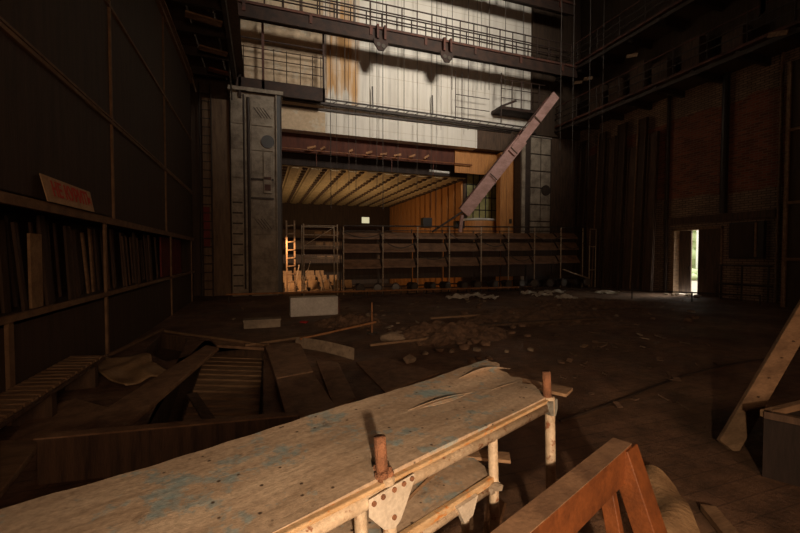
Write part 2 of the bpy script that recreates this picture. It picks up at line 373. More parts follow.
# loose timbers hanging under it
for i, (y, m_) in enumerate(((9.4, 'wood'), (11.2, 'orangewood'), (12.9, 'wood'), (14.8, 'wood'), (16.4, 'orangewood'))):
    o = MB().bar((-2.2 + .1 * i, y, 8.59), (-1.05, y + .2, 8.57), .3, .05).build('loose_plank', M[m_], org=(-1.6, y, 8.5))
    tag(o, ['bare', 'reddish', 'thin', 'short', 'orange'][i] + ' loose plank tucked under the dark fly gallery, number by number deeper' if False else ['first bare plank under the dark fly gallery, nearest the viewer', 'reddish plank under the fly gallery, second from the viewer', 'middle one of five planks under the fly gallery', 'fourth plank under the fly gallery, before the orange one', 'orange plank under the fly gallery next to the white wall'][i], 'plank', 'planks under the fly gallery')
# ropes and cables beside the gallery
for i, (a, c) in enumerate((((205, -20), (224, 60)), ((215, -20), (236, 75)), ((223, -15), (232, 100)), ((168, -10), (196, 92)))):
    p, q = aty(*a, 13.0 + i * .6), aty(*c, 16.6)
    o = MB().tube(p, q, .03, n=6).build('slanting_cable', M['palecable' if i in (0, 3) else 'cable'], org=q)
    tag(o, ['pale cable slanting down past the plank underside of the gallery', 'dark cable slanting beside the tan wall edge', 'near vertical dark cable over the grey tower corner', 'pale pipe slanting along the top edge of the partition'][i], 'cable', 'slanting cables by the fly gallery')

# ================================================================== PROSCENIUM TOWERS AND BRIDGES
def bolted_panel(b, lo, hi, y, th): b.box((lo[0], y - th, lo[1]), (hi[0], y, hi[1]))
T = thing('portal_tower', (-.2, YP - .6, 0), 'tall grey sheet clad portal tower beside the stage opening, under the balcony', 'tower')
ty = YP - .75
MB().box((-1.12, ty, 0), (.62, YP - .02, 8.28)).build('body', M['grey'], T)
zs = [0.02, 1.5, 2.5, 4.0, 4.75, 5.9, 6.9, 8.0]
for i in range(7):
    b = MB(); bolted_panel(b, (-.35, zs[i] + .03), (.5, zs[i + 1] - .03), ty, .05); b.build('cladding_panel', M['grey'], T, bevel=.01)
for i in range(7):
    b = MB(); bolted_panel(b, (-1.1, zs[i] + .05), (-.55, zs[i + 1] - .02), ty, .04); b.build('cladding_panel', M['grey'], T, bevel=.01)
MB().tube((-.45, ty - .08, 0), (-.45, ty - .08, 8.0), .06).build('conduit', M['steel'], T)
MB().tube((-.62, ty - .08, .3), (-.62, ty - .08, 8.1), .035).build('conduit', M['steel'], T)
MB().box((-1.2, ty - .2, 8.22), (.9, YP - .02, 8.36)).build('top_ledge', M['grey'], T)
for z in (3.95, 4.72): MB().box((-.38, ty - .14, z), (.5, ty, z + .07)).build('ledge', M['steel'], T)
for z in (7.1, 2.6):
    for j in range(4): MB().bar((-.25 + j * .12, ty - .07, z + .55), (.05 + j * .12, ty - .07, z + .15), .03, .02).build('brace', M['steel'], T)
MB().lens((.28, ty - .12, 6.3), .26, .14, (0, 1, 0), 20).build('round_housing', M['black'], T)
sb_ = MB().box((.1, ty - .16, 4.2), (.42, ty, 5.85)).build('switch_box', M['grey'], T, bevel=.015)
MB().box((.12, ty - .2, 4.75), (.4, ty - .16, 4.85)).build('bracket', M['rust'], sb_)
MB().box((.14, ty - .2, 4.3), (.38, ty - .16, 4.55)).build('bracket', M['rust'], sb_)
for i in range(9): MB().box((-1.08, ty - .07, .4 + i * .42), (-.7, ty - .04, .46 + i * .42)).build('rung', M['steel'], T)
C = thing('portal_column', (.72, ty, 0), 'black steel column with pale edges along the opening, beside the grey tower', 'column')
MB().box((.62, ty - .12, 0), (.8, YP + .4, 8.3)).build('shaft', M['black'], C)
MB().box((.6, ty - .16, 0), (.64, ty - .12, 8.3)).build('flange', M['grey'], C)
MB().box((.79, ty - .16, 0), (.83, ty - .12, 8.3)).build('flange', M['steel'], C)
# wooden bay between partition and tower
o = MB().box((-2.2, YP - .25, 0), (-1.2, YP - .02, 8.0)).build('wood_bay', M['bay'], org=(-1.7, YP, 0)); tag(o, 'dark brown wooden panel between the partition and the grey tower', 'panel')
L_ = thing('wall_ladder', (-2.0, YP - .5, 0), 'dark steel ladder in the corner past the partition end', 'ladder')
for x in (-2.25, -1.85): MB().tube((x, YP - .5, 0), (x, YP - .5, 8.5), .03).build('stile', M['steel'], L_)
for i in range(24): MB().tube((-2.25, YP - .5, .3 + i * .34), (-1.85, YP - .5, .3 + i * .34), .018, n=6).build('rung', M['steel'], L_)
o = MB().box((-2.18, YP - .44, 2.0), (-1.95, YP - .4, 3.6)).build('red_strip', M['redboard'], org=(-2, YP - .4, 2)); tag(o, 'dull red cloth strip hanging behind the corner ladder', 'cloth')

# tower on the far side of the opening
T2 = thing('portal_tower', (13.3, YP - .5, 0), 'grey panelled portal tower behind the pink plank', 'tower')
MB().box((12.75, YP - .55, 0), (14.7, YP, 7.9)).build('body', M['steel'], T2)
for i in range(6):
    for j, (xa, xb) in enumerate(((13.35, 13.95), (14.0, 14.6))):
        b = MB(); bolted_panel(b, (xa, 2.6 + i * .88), (xb, 3.42 + i * .88), YP - .55, .06); b.build('cladding_panel', M['grey'], T2, bevel=.01)
MB().box((12.8, YP - .62, 0), (13.0, YP - .55, 7.9)).build('edge_post', M['grey'], T2)
MB().tube((14.3, YP - .66, 5.1), (14.3, YP - .6, 5.1), .28, n=18).build('round_housing', M['steel'], T2)
# opening rail across the white wall
R = thing('opening_truss', (6, YP - .3, 8.05), 'thin dark truss running along the white wall just above the opening', 'truss')
MB().bar((.84, YP - .25, 8.36), (13.9, YP - .25, 8.2), .16, .1).build('lower_chord', M['steel'], R)
MB().bar((.84, YP - .25, 8.58), (13.9, YP - .25, 8.42), .06, .06).build('upper_chord', M['steel'], R)
for i in range(26):
    x = 1 + i * .49; MB().bar((x, YP - .25, 8.37 - .012 * (x - 1)), (x + .3, YP - .25, 8.56 - .012 * (x - 1)), .03, .03).build('lacing', M['steel'], R)
for x in (4.9, 7.9): MB().bar((x, YP - .25, 8.45), (x - .03, YP - .25, 9.4), .05, .04, (0, 1, 0)).build('hanger', M['steel'], R)
MB().box((.84, YP - .1, 8.1), (12.5, YP - .02, 8.18)).build('cornice', M['steel'], R)

def bridge(y0, y1, zb, x0, x1, label, posts=24, open_ends=True):
    B = thing('lighting_bridge', ((x0 + x1) / 2, y0, zb), label, 'bridge', 'lighting bridges across the white wall')
    MB().box((x0, y0, zb), (x1, y0 + .1, zb + .2)).build('bottom_flange', M['bridge'], B)
    MB().box((x0, y0 + .04, zb + .2), (x1, y0 + .1, zb + .52)).build('web', M['bridge'], B)
    MB().box((x0, y0 - .03, zb + .5), (x1, y0 + .12, zb + .6)).build('top_flange', M['rust'], B)
    MB().box((x0, y0 + .12, zb + .42), (x1, y1, zb + .5)).build('deck', M['bridge'], B)
    MB().box((x0, y1 - .08, zb + .28), (x1, y1, zb + .42)).build('rear_girder', M['bridge'], B)
    for y in (y0, y1 - .06):
        for z in (.95, 1.25, 1.58): MB().tube((x0, y, zb + z), (x1, y, zb + z), .03, n=6).build('rail', M['bridge'], B)
        for i in range(posts):
            x = x0 + .4 + i * (x1 - x0 - .8) / (posts - 1)
            MB().tube((x, y, zb + .5), (x, y, zb + 1.6), .028, n=6).build('post', M['bridge'], B)
    for i in range(7):
        x = x0 + 1 + i * (x1 - x0 - 2) / 6
        MB().box((x, y0 - .03, zb + .2), (x + .12, y0 + .04, zb + .5)).build('stiffener', M['rust'], B)
    return B
BY = 16.3
br1 = bridge(BY, BY + .75, 10.7, -1.6, 15.3, 'rust red lighting bridge with railing crossing the white wall')
br2 = bridge(BY + .2, BY + .8, 13.95, -1.6, 15.3, 'topmost dark lighting bridge under the roof above the white wall')
for i, px in enumerate((381, 447)):
    p = aty(px, 40, BY - .1); K = thing('pulley_bracket', p, ['rusty pulley bracket under the red bridge, above the rust stained wall side', 'rusty pulley bracket under the red bridge, nearer the pink plank'][i], 'bracket', 'pulley brackets under the red bridge')
    x = p.x; z = 10.72
    for dx in (-.2, .12):
        MB().box((x + dx, BY - .2, z), (x + dx + .09, BY - .04, z + .58)).build('hanger', M['rust'], K)
    b = MB().prism([(x - .32, BY - .12, z + .02), (x + .34, BY - .12, z + .02), (x + .3, BY - .12, z - .2), (x + .12, BY - .12, z - .45), (x - .12, BY - .12, z - .45), (x - .3, BY - .12, z - .2)], (0, .06, 0)); pt_ = b.build('plate', M['bridge'], K)
    for dx, dz in ((-.12, -.22), (.1, -.26)):
        MB().lens((x + dx, BY - .15, z + dz), .085, .03, (0, 1, 0), 14).build('bearing', M['lens'], pt_)

# balcony in front of the tan wall
Bc = thing('balcony', (.8, YP - .9, 8.6), 'dark railed balcony in front of the tan wall patch above the grey tower', 'balcony')
by = YP - .9
MB().box((-.9, by, 8.2), (2.62, by + .1, 8.75)).build('fascia', M['bridge'], Bc)
MB().box((-.9, by + .1, 8.6), (2.62, YP - .03, 8.68)).build('deck', M['bridge'], Bc)
for z in (9.25, 9.6, 10.0, 10.35): MB().tube((-.9, by + .04, z), (2.6, by + .04, z), .018 if z < 10.2 else .035, n=6).build('rail', M['bridge'], Bc)
for i, x in enumerate((-.6, 0.1, .55, 1.05, 1.6, 2.1, 2.45)): MB().tube((x, by + .04, 8.7), (x, by + .04, 10.05), .018, n=6).build('post', M['bridge'], Bc)
MB().box((.08, by, 8.2), (.18, by + .08, 11.4)).build('hanger', M['rust'], Bc)
MB().box((2.52, by, 8.2), (2.6, by + .08, 11.4)).build('hanger', M['bridge'], Bc)
MB().box((-.8, by, 7.95), (-.7, by + .08, 11.4)).build('hanger', M['bridge'], Bc)
# small landing near the pink plank
Bd = thing('landing', (12.6, YP - .9, 8.6), 'small dark railed landing in front of the white wall above the pink plank', 'balcony')
MB().box((11.3, by, 8.95), (13.95, by + .9, 9.1)).build('deck', M['bridge'], Bd)
MB().bar((11.3, by, 9.05), (12.2, by, 9.45), .06, .1).build('brace', M['bridge'], Bd)
for z in (9.5, 9.95, 10.4): MB().tube((11.3, by, z), (13.95, by, z + .05), .02, n=6).build('rail', M['bridge'], Bd)
for x in (11.32, 11.95, 12.5, 13.1, 13.6): MB().tube((x, by, 8.2 if x < 11.4 else 9.0), (x, by, 10.7 if x < 11.4 else 10.45), .028, n=6).build('post', M['bridge'], Bd)
Be = thing('access_frame', (9.3, YP - .5, 8.3), 'thin open pipe frame standing on the truss beside the landing', 'frame')
for x in (9.0, 9.35): MB().tube((x, YP - .5, 8.3), (x, YP - .5, 10.6), .02, n=6).build('post', M['bridge'], Be)
for z in (8.9, 9.5): MB().tube((9.0, YP - .5, z), (10.9, YP - .5, z), .018, n=6).build('rail', M['bridge'], Be)

# hanging cables in front of the white wall
for i, px in enumerate((326, 331, 337, 345, 349, 356, 370, 377, 383, 398, 404, 417, 431, 436, 441, 452, 468, 477, 481, 489, 505, 523)):
    y = YP - (.5 if i % 3 else .9) - (.6 if i % 5 == 0 else 0)
    bot = (150 if px < 460 else 120) + random.choice((0, 40, 60, -30, -60))
    if px > 440: bot = min(bot, 130)
    p = aty(px, bot, y); q = Vector((p.x, y, 17.9))
    o = MB().tube(p, q, random.choice((.009, .012, .016)), n=5).build('hanging_cable', M['cable'], org=p)
    tag(o, 'thin dark cable hanging straight down across the pale wall', 'cable', 'cables hanging across the pale wall')
for i, px in enumerate((560, 572, 588, 602)):
    p = aty(px, (150, 170, 190, 140)[i], 14.0); o = MB().tube(p, (p.x, 14.0, 17.9), .013, n=5).build('hanging_cable', M['cable'], org=p)
    tag(o, 'pale cable hanging in front of the dark corner beside the pink plank', 'cable', 'cables hanging in the dark corner')

# ================================================================== PINK PLANK
p0, p1 = aty(464, 213, 16.1), aty(556, 95, 15.0)
Pk = thing('pink_plank', p0, 'long faded pink boarding leaning diagonally across the stage opening', 'plank')
dv = (p1 - p0); mid1 = p0 + dv * .62 + Vector((.06, 0, .03)); 
b = MB().bar(p0, mid1, .1, .56, (-.7, 0, .7)); b.build('wide_board', M['pink'], Pk, bevel=.01)
b = MB().bar(p0 + dv * .5 + Vector((0, -.1, 0)), p1, .1, .4, (-.7, 0, .7)); b.build('narrow_board', M['pink'], Pk, bevel=.01)
n_ = Vector((-dv.z, 0, dv.x)).normalized()
for t in (.3, .52, .78):
    c = p0 + dv * t + Vector((0, -.16, 0)); MB().bar(c - n_ * .22, c + n_ * .22, .03, .04).build('batten', M['darkwood'], Pk)
MB().tube(p0 + n_ * .32, p0 + dv * .95 + n_ * .24, .03, n=6).build('edge_pipe', M['rust'], Pk)
p = aty(462, 212, 16.0); q = aty(432, 232, 16.4)
o = MB().tube(p, q, .045).build('prop_pipe', M['steel'], org=q); tag(o, 'dark pipe running from the pink plank foot down to the lamp rack', 'pipe')
p = aty(462, 215, 16.0); q = aty(460, 232, 16.2)
o = MB().bar(p, q, .14, .1).build('purple_drape', M['pink'], org=q); tag(o, 'narrow faded drape hanging below the pink plank foot', 'cloth')
o = MB().box((7.05, 16.9, 2.95), (7.5, 17.2, 3.4)).build('control_box', M['black'], org=(7.4, 17, 2.75)); tag(o, 'black box on top of the lamp rack before the orange panels', 'box')
o = MB().box((8.75, 16.9, 2.95), (9.2, 17.2, 3.3)).build('control_box', M['black'], org=(9.6, 17, 2.75)); tag(o, 'black box on top of the lamp rack under the pink plank', 'box')

# ================================================================== LAMP RACK (lowered lighting batten frame)
RY = 16.5
Rk = thing('lamp_rack', (9.5, RY, 0), 'long dark lamp rack with stacked troughs across the stage opening', 'rack')
xs = [3.2, 4.9, 6.5, 8.05, 9.7, 11.2, 12.7, 14.3, 15.7]
for x in xs: MB().tube((x, RY - .3, .02), (x, RY - .3, 2.85 + (x - 3) * .02), .028).build('upright', M['pipe'], Rk)
for x in xs: MB().tube((x, RY + .45, .02), (x, RY + .45, 2.85), .028, n=6).build('upright', M['steel'], Rk)
for z, r in ((2.88, .035), (2.68, .022), (.28, .03)):
    MB().tube((3.2, RY - .3, z), (15.9, RY - .3, z + .22), r).build('rail', M['steel'], Rk)
for i in range(8):
    x0, x1 = xs[i] + .05, xs[i + 1] - .05; dz = (xs[i] - 3) * .015
    for z, hh, yy in ((2.42, .2, .0), (1.84, .3, -.1), (1.16, .3, -.18)):
        a = [(x0, RY + yy, z + dz), (x1, RY + yy, z + dz), (x1, RY + yy + .24, z + hh + dz), (x0, RY + yy + .24, z + hh + dz)]
        b = MB().prism(a, (0, .03, .02)); b.box((x0, RY + yy, z - .07 + dz), (x1, RY + yy + .3, z + dz)); b.build('trough', M['trough'], Rk)
    MB().box((x0, RY + .4, .6), (x1, RY + .42, 2.7)).build('back_screen', M['panelwood'], Rk)
for i in range(8):
    x0, x1 = xs[i], xs[i + 1]; zz = (2.62, 2.3, 1.7)[i % 3]
    MB().path([(x0 + (x1 - x0) * k / 10, RY - .34, zz - (.22 + .1 * (i % 2)) * math.sin(math.pi * k / 10)) for k in range(11)], .018, 6).build('draped_cable', M['cable'], Rk)
def spot_mesh(root, s=1):
    L0 = root.location
    hs_ = MB().tube(L0 + Vector((0, -.18, .33)), L0 + Vector((0, .22, .36)), .19, .15, 14).build('housing', M['steel'], root)
    MB().tube(L0 + Vector((0, -.21, .33)), L0 + Vector((0, -.18, .33)), .15, n=14).build('front_glass', M['lens'], hs_)
    b = MB().bar(L0 + Vector((-.23, 0, .33)), L0 + Vector((-.23, 0, .02)), .03, .05, (0, 1, 0)); b.bar(L0 + Vector((.23, 0, .33)), L0 + Vector((.23, 0, .02)), .03, .05, (0, 1, 0)); b.box(L0 + Vector((-.245, -.12, 0)), L0 + Vector((.245, .12, .03))); b.build('yoke', M['steel'], root)
sp0 = thing('stage_spotlight', (3.75, RY - .75, 0), 'black stage spotlight on the floor in the row along the lamp rack foot', 'spotlight', 'spotlights along the lamp rack foot'); spot_mesh(sp0)
for i in range(1, 16):
    c = copy_tree(sp0); c.location = (3.75 + i * .78, RY - .75 + random.uniform(-.08, .08), 0); c.rotation_euler.z = random.uniform(-.5, .5)
# rack end frame with hanging gear
En = thing('rack_end_frame', (16.0, RY - .5, 0), 'pale open pipe end frame at the far end of the lamp rack', 'frame')
for x in (15.95, 16.35): MB().tube((x, RY - .5, 0), (x, RY - .5, 3.0), .03).build('upright', M['pipe'], En)
for z in (.9, 2.1, 3.0): MB().tube((15.95, RY - .5, z), (16.35, RY - .5, z), .025).build('crossbar', M['pipe'], En)
MB().box((15.8, RY - .52, 2.15), (16.4, RY - .45, 3.05)).build('netting_panel', M['darkwood'], En)
MB().bar((14.2, RY - .6, .95), (15.9, RY - .55, .45), .1, .05).build('brace', M['pipe'], En)
# left rack bay : pipe scaffold inside the opening
Sc = thing('pipe_scaffold', (2.3, RY + .3, 0), 'open pipe scaffold with thin rails between the black column and lamp rack', 'scaffold')
for x in (1.62, 3.0):
    for y in (RY, RY + .8): MB().tube((x, y, 0), (x, y, 2.95), .028).build('upright', M['pipe'], Sc)
for z in (1.55, 2.05, 2.5, 2.88): MB().tube((1.62, RY, z), (3.0, RY, z), .02).build('rail', M['pipe'], Sc)
for z in (1.55, 2.88): MB().tube((1.62, RY + .8, z), (3.0, RY + .8, z), .02).build('rail', M['pipe'], Sc)
MB().tube((1.62, RY, 2.05), (3.0, RY + .8, 2.88), .015).build('brace', M['pipe'], Sc)
Ls = thing('wooden_ladder', (1.2, 19.3, 0), 'narrow orange lit ladder standing just inside the opening by the column', 'ladder')
for x in (1.12, 1.48): MB().bar((x, 19.3, -.3), (x, 19.35, 3.3), .07, .05, (0, 1, 0)).build('stile', M['wood'], Ls)
for i in range(9): MB().bar((1.12, 19.3, 0 + i * .38), (1.48, 19.3, .03 + i * .38), .05, .05).build('rung', M['wood'], Ls)

# ================================================================== AUDITORIUM
AX0, AX1, AY1, AZ = -1.5, 10.6, 33.0, 5.86
b = MB(); b.box((-2, YP + .5, -.9), (16, 36, -.8)); b.box((-2, YP + .5, -.8), (16, YP + .7, 0.0)); struct(b.build('floor_auditorium', M['darkwood']))
b = MB(); b.box((-2, YP + .5, 5.9), (AX0, 34, -.0)) if False else b.box((-2, YP + .5, -.8), (AX0, 34, 9)); struct(b.build('wall_auditorium_left', M['panelwood']))
b = MB(); b.box((AX0, AY1, -.8), (16, AY1 + .4, 9)); struct(b.build('wall_auditorium_back', M['panelwood']))
b = MB(); b.box((AX0 - .4, YP + .5, 8.6), (16, 34, 8.8)); struct(b.build('ceiling_void', M['panelwood']))
b = MB(); b.box((12.9, YP + .5, -.8), (13.3, 34, 9)); struct(b.build('wall_auditorium_outer', M['panelwood']))
# acoustic ceiling : long smooth ribs alternating with rows of little faceted cells
b = MB(); b.box((AX0, 19.4, AZ), (AX1, AY1, AZ + .1))
b2 = MB(); nr = 13; wr = (AX1 - AX0) / nr
for i in range(nr):
    x = AX0 + i * wr
    b.hexa([(x, 19.4, AZ), (x + wr * .55, 19.4, AZ), (x + wr * .55, AY1, AZ), (x, AY1, AZ)], [(x + wr * .06, 19.4, AZ - .06), (x + wr * .49, 19.4, AZ - .06), (x + wr * .49, AY1, AZ - .06), (x + wr * .06, AY1, AZ - .06)])
    for j in range(19):
        y = 19.5 + j * .7
        xa = x + wr * .66; xb = x + wr * .92
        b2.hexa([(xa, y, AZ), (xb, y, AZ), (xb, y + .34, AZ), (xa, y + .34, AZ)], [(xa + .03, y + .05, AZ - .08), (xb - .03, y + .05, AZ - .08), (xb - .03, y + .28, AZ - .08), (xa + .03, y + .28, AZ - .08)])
struct(b2.build('ceiling_cells', M['darkwood']))  # dark wood stands in for the shaded sides of the cells
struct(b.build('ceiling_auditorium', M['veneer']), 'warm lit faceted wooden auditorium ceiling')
# header bands above the auditorium ceiling
b = MB(); b.box((AX0, 18.6, 6.35), (12, 18.75, 8.6)); struct(b.build('trim_20', M['valance']), 'dark red brown header behind the opening')
b = MB(); b.box((AX0, 19.2, AZ + .02), (AX1, 19.35, 7.4)); struct(b.build('trim_21', M['navy']), 'near black band above the wooden ceiling')
pp = thing('lamp_pipe', (5, 18.35, 6.35), 'orange brown lighting pipe under the dark red header', 'pipe')
MB().tube((.85, 18.35, 6.42), (10.4, 18.35, 6.36), .035).build('pipe', M['orangewood'], pp)
for x in (2.0, 2.6, 3.9, 4.7, 5.4, 6.1, 6.9, 7.7): MB().bar((x, 18.35, 6.48), (x + random.uniform(.15, .4), 18.3, 6.48 + random.uniform(.05, .22)), .16, .09).build('lamp_clamp', M['railpaint'], pp)
for x in (2.4, 3.9, 6.0, 8.2): MB().tube((x, 18.35, 6.4), (x, 18.36, 5.7), .02).build('hanger', M['rust'], pp)
fo = thing('flood_lamp', (8.4, 18.6, 5.85), 'small glossy lamp tube catching light at the end of the wooden ceiling', 'lamp')
MB().tube((8.1, 18.6, 5.95), (9.2, 18.6, 5.93), .06).build('tube', M['palegrey'], fo)
# panelled side wall of the auditorium
b = MB(); b.box((AX1, 19.6, -.8), (AX1 + .15, AY1, AZ + .1)); struct(b.build('wall_auditorium_right', M['darkwood']))
for i in range(15):
    y = 19.7 + i * .88
    o = MB().box((AX1 - .1, y, -.8), (AX1 - .005, y + .66, AZ - .1)).build('orange_panel', M['orangepanel'], org=(AX1, y, -.8))
    tag(o, 'upright orange veneer panel in the row along the auditorium side wall', 'panel', 'orange veneer panels of the side wall')
wn = MB().box((10.75, 19.7, -.8), (12.9, 19.9, 8.6)).build('wall_box', M['darkwood']); struct(wn)
wi = MB().box((10.75, 19.62, 3.5), (12.8, 19.7, 6.2)).build('window_1', M['olive']); struct(wi, 'olive glazed grid window beside the orange pillar')
for x in (10.78, 11.2, 11.6, 12.0, 12.4, 12.77): MB().box((x - .025, 19.58, 3.5), (x + .025, 19.66, 6.2)).build('window_bar', M['black'], wi)
for z in (3.5, 4.2, 4.9, 5.6, 6.2): MB().box((10.75, 19.58, z - .025), (12.8, 19.66, z + .025)).build('window_bar', M['black'], wi)
bx = thing('curved_box_balcony', (11.6, 19.6, 2.6), 'curved brown box balcony below the olive window', 'balcony')
pts = [(11.6 + 1.0 * math.cos(a), 19.6 - .75 * math.sin(a)) for a in [math.pi * k / 14 for k in range(15)]]
b = MB().prism([(x, y, 2.4) for x, y in pts], (0, 0, 1.15)); b.build('parapet', M['orangepanel'], bx)
b = MB(); b.path([(x, y - .02, 3.62) for x, y in pts], .06, 8); b.build('handrail', M['palegrey'], bx)
oc = thing('orange_pillar', (12.3, 18.3, 0), 'tall orange veneered pillar at the edge of the stage opening', 'pillar')
MB().box((11.98, 18.1, 0), (12.36, 18.5, 7.1)).build('shaft', M['orangepanel'], oc, bevel=.01)
MB().box((12.4, 18.13, 0), (12.84, 18.5, 7.1)).build('shaft', M['orangepanel'], oc, bevel=.01)
MB().box((12.35, 18.16, 0), (12.41, 18.4, 7.1)).build('joint', M['black'], oc)
MB().box((12.55, 18.07, 3.35), (12.68, 18.13, 3.6)).build('switch', M['black'], oc)
o = MB().box((9.5, 18.51, 5.95), (12.3, 18.59, 7.1)).build('header_panel', M['orangepanel'], org=(10.5, 18.6, 6)); tag(o, 'orange veneer header panel joining the ceiling end to the orange pillar', 'panel')
# balcony tiers at the back of the hall
for k, (z, y) in enumerate(((1.55, 30.5), (2.6, 31.3), (3.5, 32.0))):
    t = thing('parapet_tier', (4.5, y, z), ['lowest', 'middle', 'top'][k] + ' brown parapet tier at the back of the auditorium', 'parapet', 'parapet tiers at the back of the auditorium')
    MB().box((AX0, y, z - .5), (AX1 - .15, y + .2, z + .15)).build('front', M['darkwood'], t)
    for i in range(9): MB().box((4.0 + i * .75, y - .04, z - .2), (4.55 + i * .75, y, z + .05)).build('panel', M['wood'], t)
m_, N_, L__, b_ = newmat('projection_light'); b_.inputs['Emission Color'].default_value = (1, .95, .6, 1); b_.inputs['Emission Strength'].default_value = .55; b_.inputs['Base Color'].default_value = (.8, .75, .5, 1)
o = MB().box((8.1, AY1 - .03, 4.38), (8.75, AY1, 4.88)).build('window_2', m_); struct(o, 'small daylit window in the auditorium back wall')
# seat row remains lit beside the ladder
def seat(root):
    L0 = root.location
    MB().box(L0 + Vector((-.24, -.25, .38)), L0 + Vector((.24, .2, .46))).build('seat', M['tan'], root, bevel=.02)
    b = MB().bar(L0 + Vector((0, .22, .42)), L0 + Vector((0, .34, .92)), .48, .05, (0, -1, .2)); b.build('backrest', M['tan'], root)
    for x in (-.25, .25): MB().box(L0 + Vector((x - .02, -.15, 0)), L0 + Vector((x + .02, .25, .58))).build('leg', M['steel'], root)
st = thing('theatre_seat', (1.35, 21.0, -.6), 'worn wooden theatre seat among the lit seats behind the ladder', 'seat', 'theatre seats behind the ladder'); seat(st)
for r in range(3):
    for i in range(6 - r):
        if r == 0 and i == 0: continue
        c = copy_tree(st); c.location = (1.35 + i * .62, 21.0 + r * 1.0, -.6 + r * .22); c.rotation_euler.z = random.uniform(-.15, .15)
b = MB()
for r in range(1, 3): b.box((AX0, 20.5 + r, -.8), (5.2, 21.5 + r, -.62 + r * .22))
b.box((AX0, 20.4, -.8), (5.2, 21.5, -.6)); struct(b.build('floor_seat_steps', M['stone']))
for i, (px, py) in enumerate(((284, 279), (292, 270), (300, 283), (311, 276), (318, 281), (327, 273), (297, 262), (336, 280))):
    p = aty(px, py, 20.2); q = p + Vector((random.uniform(-.5, .7), random.uniform(-.2, .2), random.uniform(-.2, .3)))
    o = MB().bar((p.x, p.y, -.7), (q.x, q.y, q.z), .12, .03).build('broken_plank', M['stone'], org=(p.x, p.y, -.8)); tag(o, 'broken plank sticking up from the warm lit rubble inside the opening', 'plank', 'broken planks inside the opening')

# ================================================================== RIGHT-HAND SIDE
GX = 15.2
def gallery(zb, label, lb):
    G = thing('side_gallery', (16, 10, zb), label, 'gallery', 'steel galleries above the brick wall')
    MB().box((GX, 2, zb), (GX + .1, YP - .2, zb + .14)).build('edge_beam', M['steel'], G)
    MB().box((GX, 2, zb + .26), (GX + .1, YP - .2, zb + .36)).build('edge_beam', M['rust'], G)
    MB().box((GX + .1, 2, zb + .27), (XR, YP - .2, zb + .34)).build('deck', M['darkwood'], G)
    for i in range(10): MB().box((GX + .1, 3 + i * 1.5, zb + .02), (XR, 3.14 + i * 1.5, zb + .27)).build('joist', M['steel'], G)
    for z in (.7, 1.0, 1.35): MB().tube((GX + .03, 2, zb + z), (GX + .03, YP - .2, zb + z), .025, n=6).build('rail', M['rust' if z > 1.2 else 'steel'], G)
    for i in range(13): MB().tube((GX + .03, 2.5 + i * 1.25, zb + .3), (GX + .03, 2.5 + i * 1.25, zb + 1.36), .025, n=6).build('post', M['steel'], G)
    return G
gallery(8.35, 'lower steel gallery running along above the brick wall', 0)
gallery(11.1, 'upper steel gallery high above the brick wall near the roof', 1)
for i, (y, z0, h) in enumerate(((9.5, 8.75, 1.2), (11.0, 8.75, 1.6), (12.3, 8.75, 1.3), (13.4, 8.75, 1.7), (14.6, 8.75, 1.4), (15.8, 8.75, 1.6))):
    o = MB().box((16.3, y, z0), (16.8, y + .7, z0 + h)).build('gallery_cabinet', M['darkwood'], org=(16.5, y, z0)); tag(o, 'brown cabinet standing on the lower gallery against the wall', 'cabinet', 'cabinets on the lower gallery')
for i, (px, py) in enumerate(((632, 55), (578, 82), (778, 33), (588, 78))):
    p = atx(px, py, GX - .06); o = MB().bar(p + Vector((0, -.25, -.1)), p + Vector((0, .25, .05)), .05, .14).build('pale_offcut', M['wood'], org=p)
    tag(o, ['pale board end on the gallery rail above the tall dark flats', 'pale board end hooked on the gallery rail beside the hanging cables', 'orange brown board end on the gallery edge below the red cloth', 'smallest pale board end on the gallery rail by the corner'][i], 'board')
p = atx(763, 6, GX - .05)
o = MB().sheet(lambda u, v: (p.x, p.y - .07 + .14 * u, p.z - .22 + .6 * v + .03 * math.sin(6 * u)), 6, 4, .01).build('red_cloth', M['red'], org=p); tag(o, 'bright red cloth strip hanging from the upper gallery', 'cloth')
# tall flats stacked against the wall beyond the door
ys = [12.95, 13.5, 14.0, 14.6, 15.2, 15.8, 16.4, 17.0]
for i, y in enumerate(ys):
    h = [7.2, 8.0, 6.8, 8.1, 7.6, 8.0, 7.0, 7.9][i]
    t = thing('scenery_flat', (16.6, y, 0), 'tall dark timber scenery flat leaning on the wall beyond the lit doorway', 'flat', 'tall dark scenery flats beyond the doorway')
    lean = .25
    MB().hexa([(16.5 - .1 * (i % 2), y, 0), (16.5 - .1 * (i % 2), y + .5, 0), (16.56 - .1 * (i % 2), y + .5, 0), (16.56 - .1 * (i % 2), y, 0)], [(16.5 + lean, y, h), (16.5 + lean, y + .5, h), (16.56 + lean, y + .5, h), (16.56 + lean, y, h)]).build('panel', M['panelwood' if i % 2 else 'darkwood'], t)
    MB().bar((16.46 - .1 * (i % 2), y + .05, 0), (16.46 + lean, y + .05, h), .05, .07, (0, 1, 0)).build('stile', M['darkwood'], t)
    MB().bar((16.46 - .1 * (i % 2), y + .45, 0), (16.46 + lean, y + .45, h), .05, .05, (0, 1, 0)).build('stile', M['wood' if i in (1, 5) else 'darkwood'], t)
b = MB(); b.box((XR - .06, 0, 8.75), (XR - .005, YP - .2, ZC)); struct(b.build('wall_right_upper', M['panelwood']))  # dark panel added over the brick in place of shade above the gallery
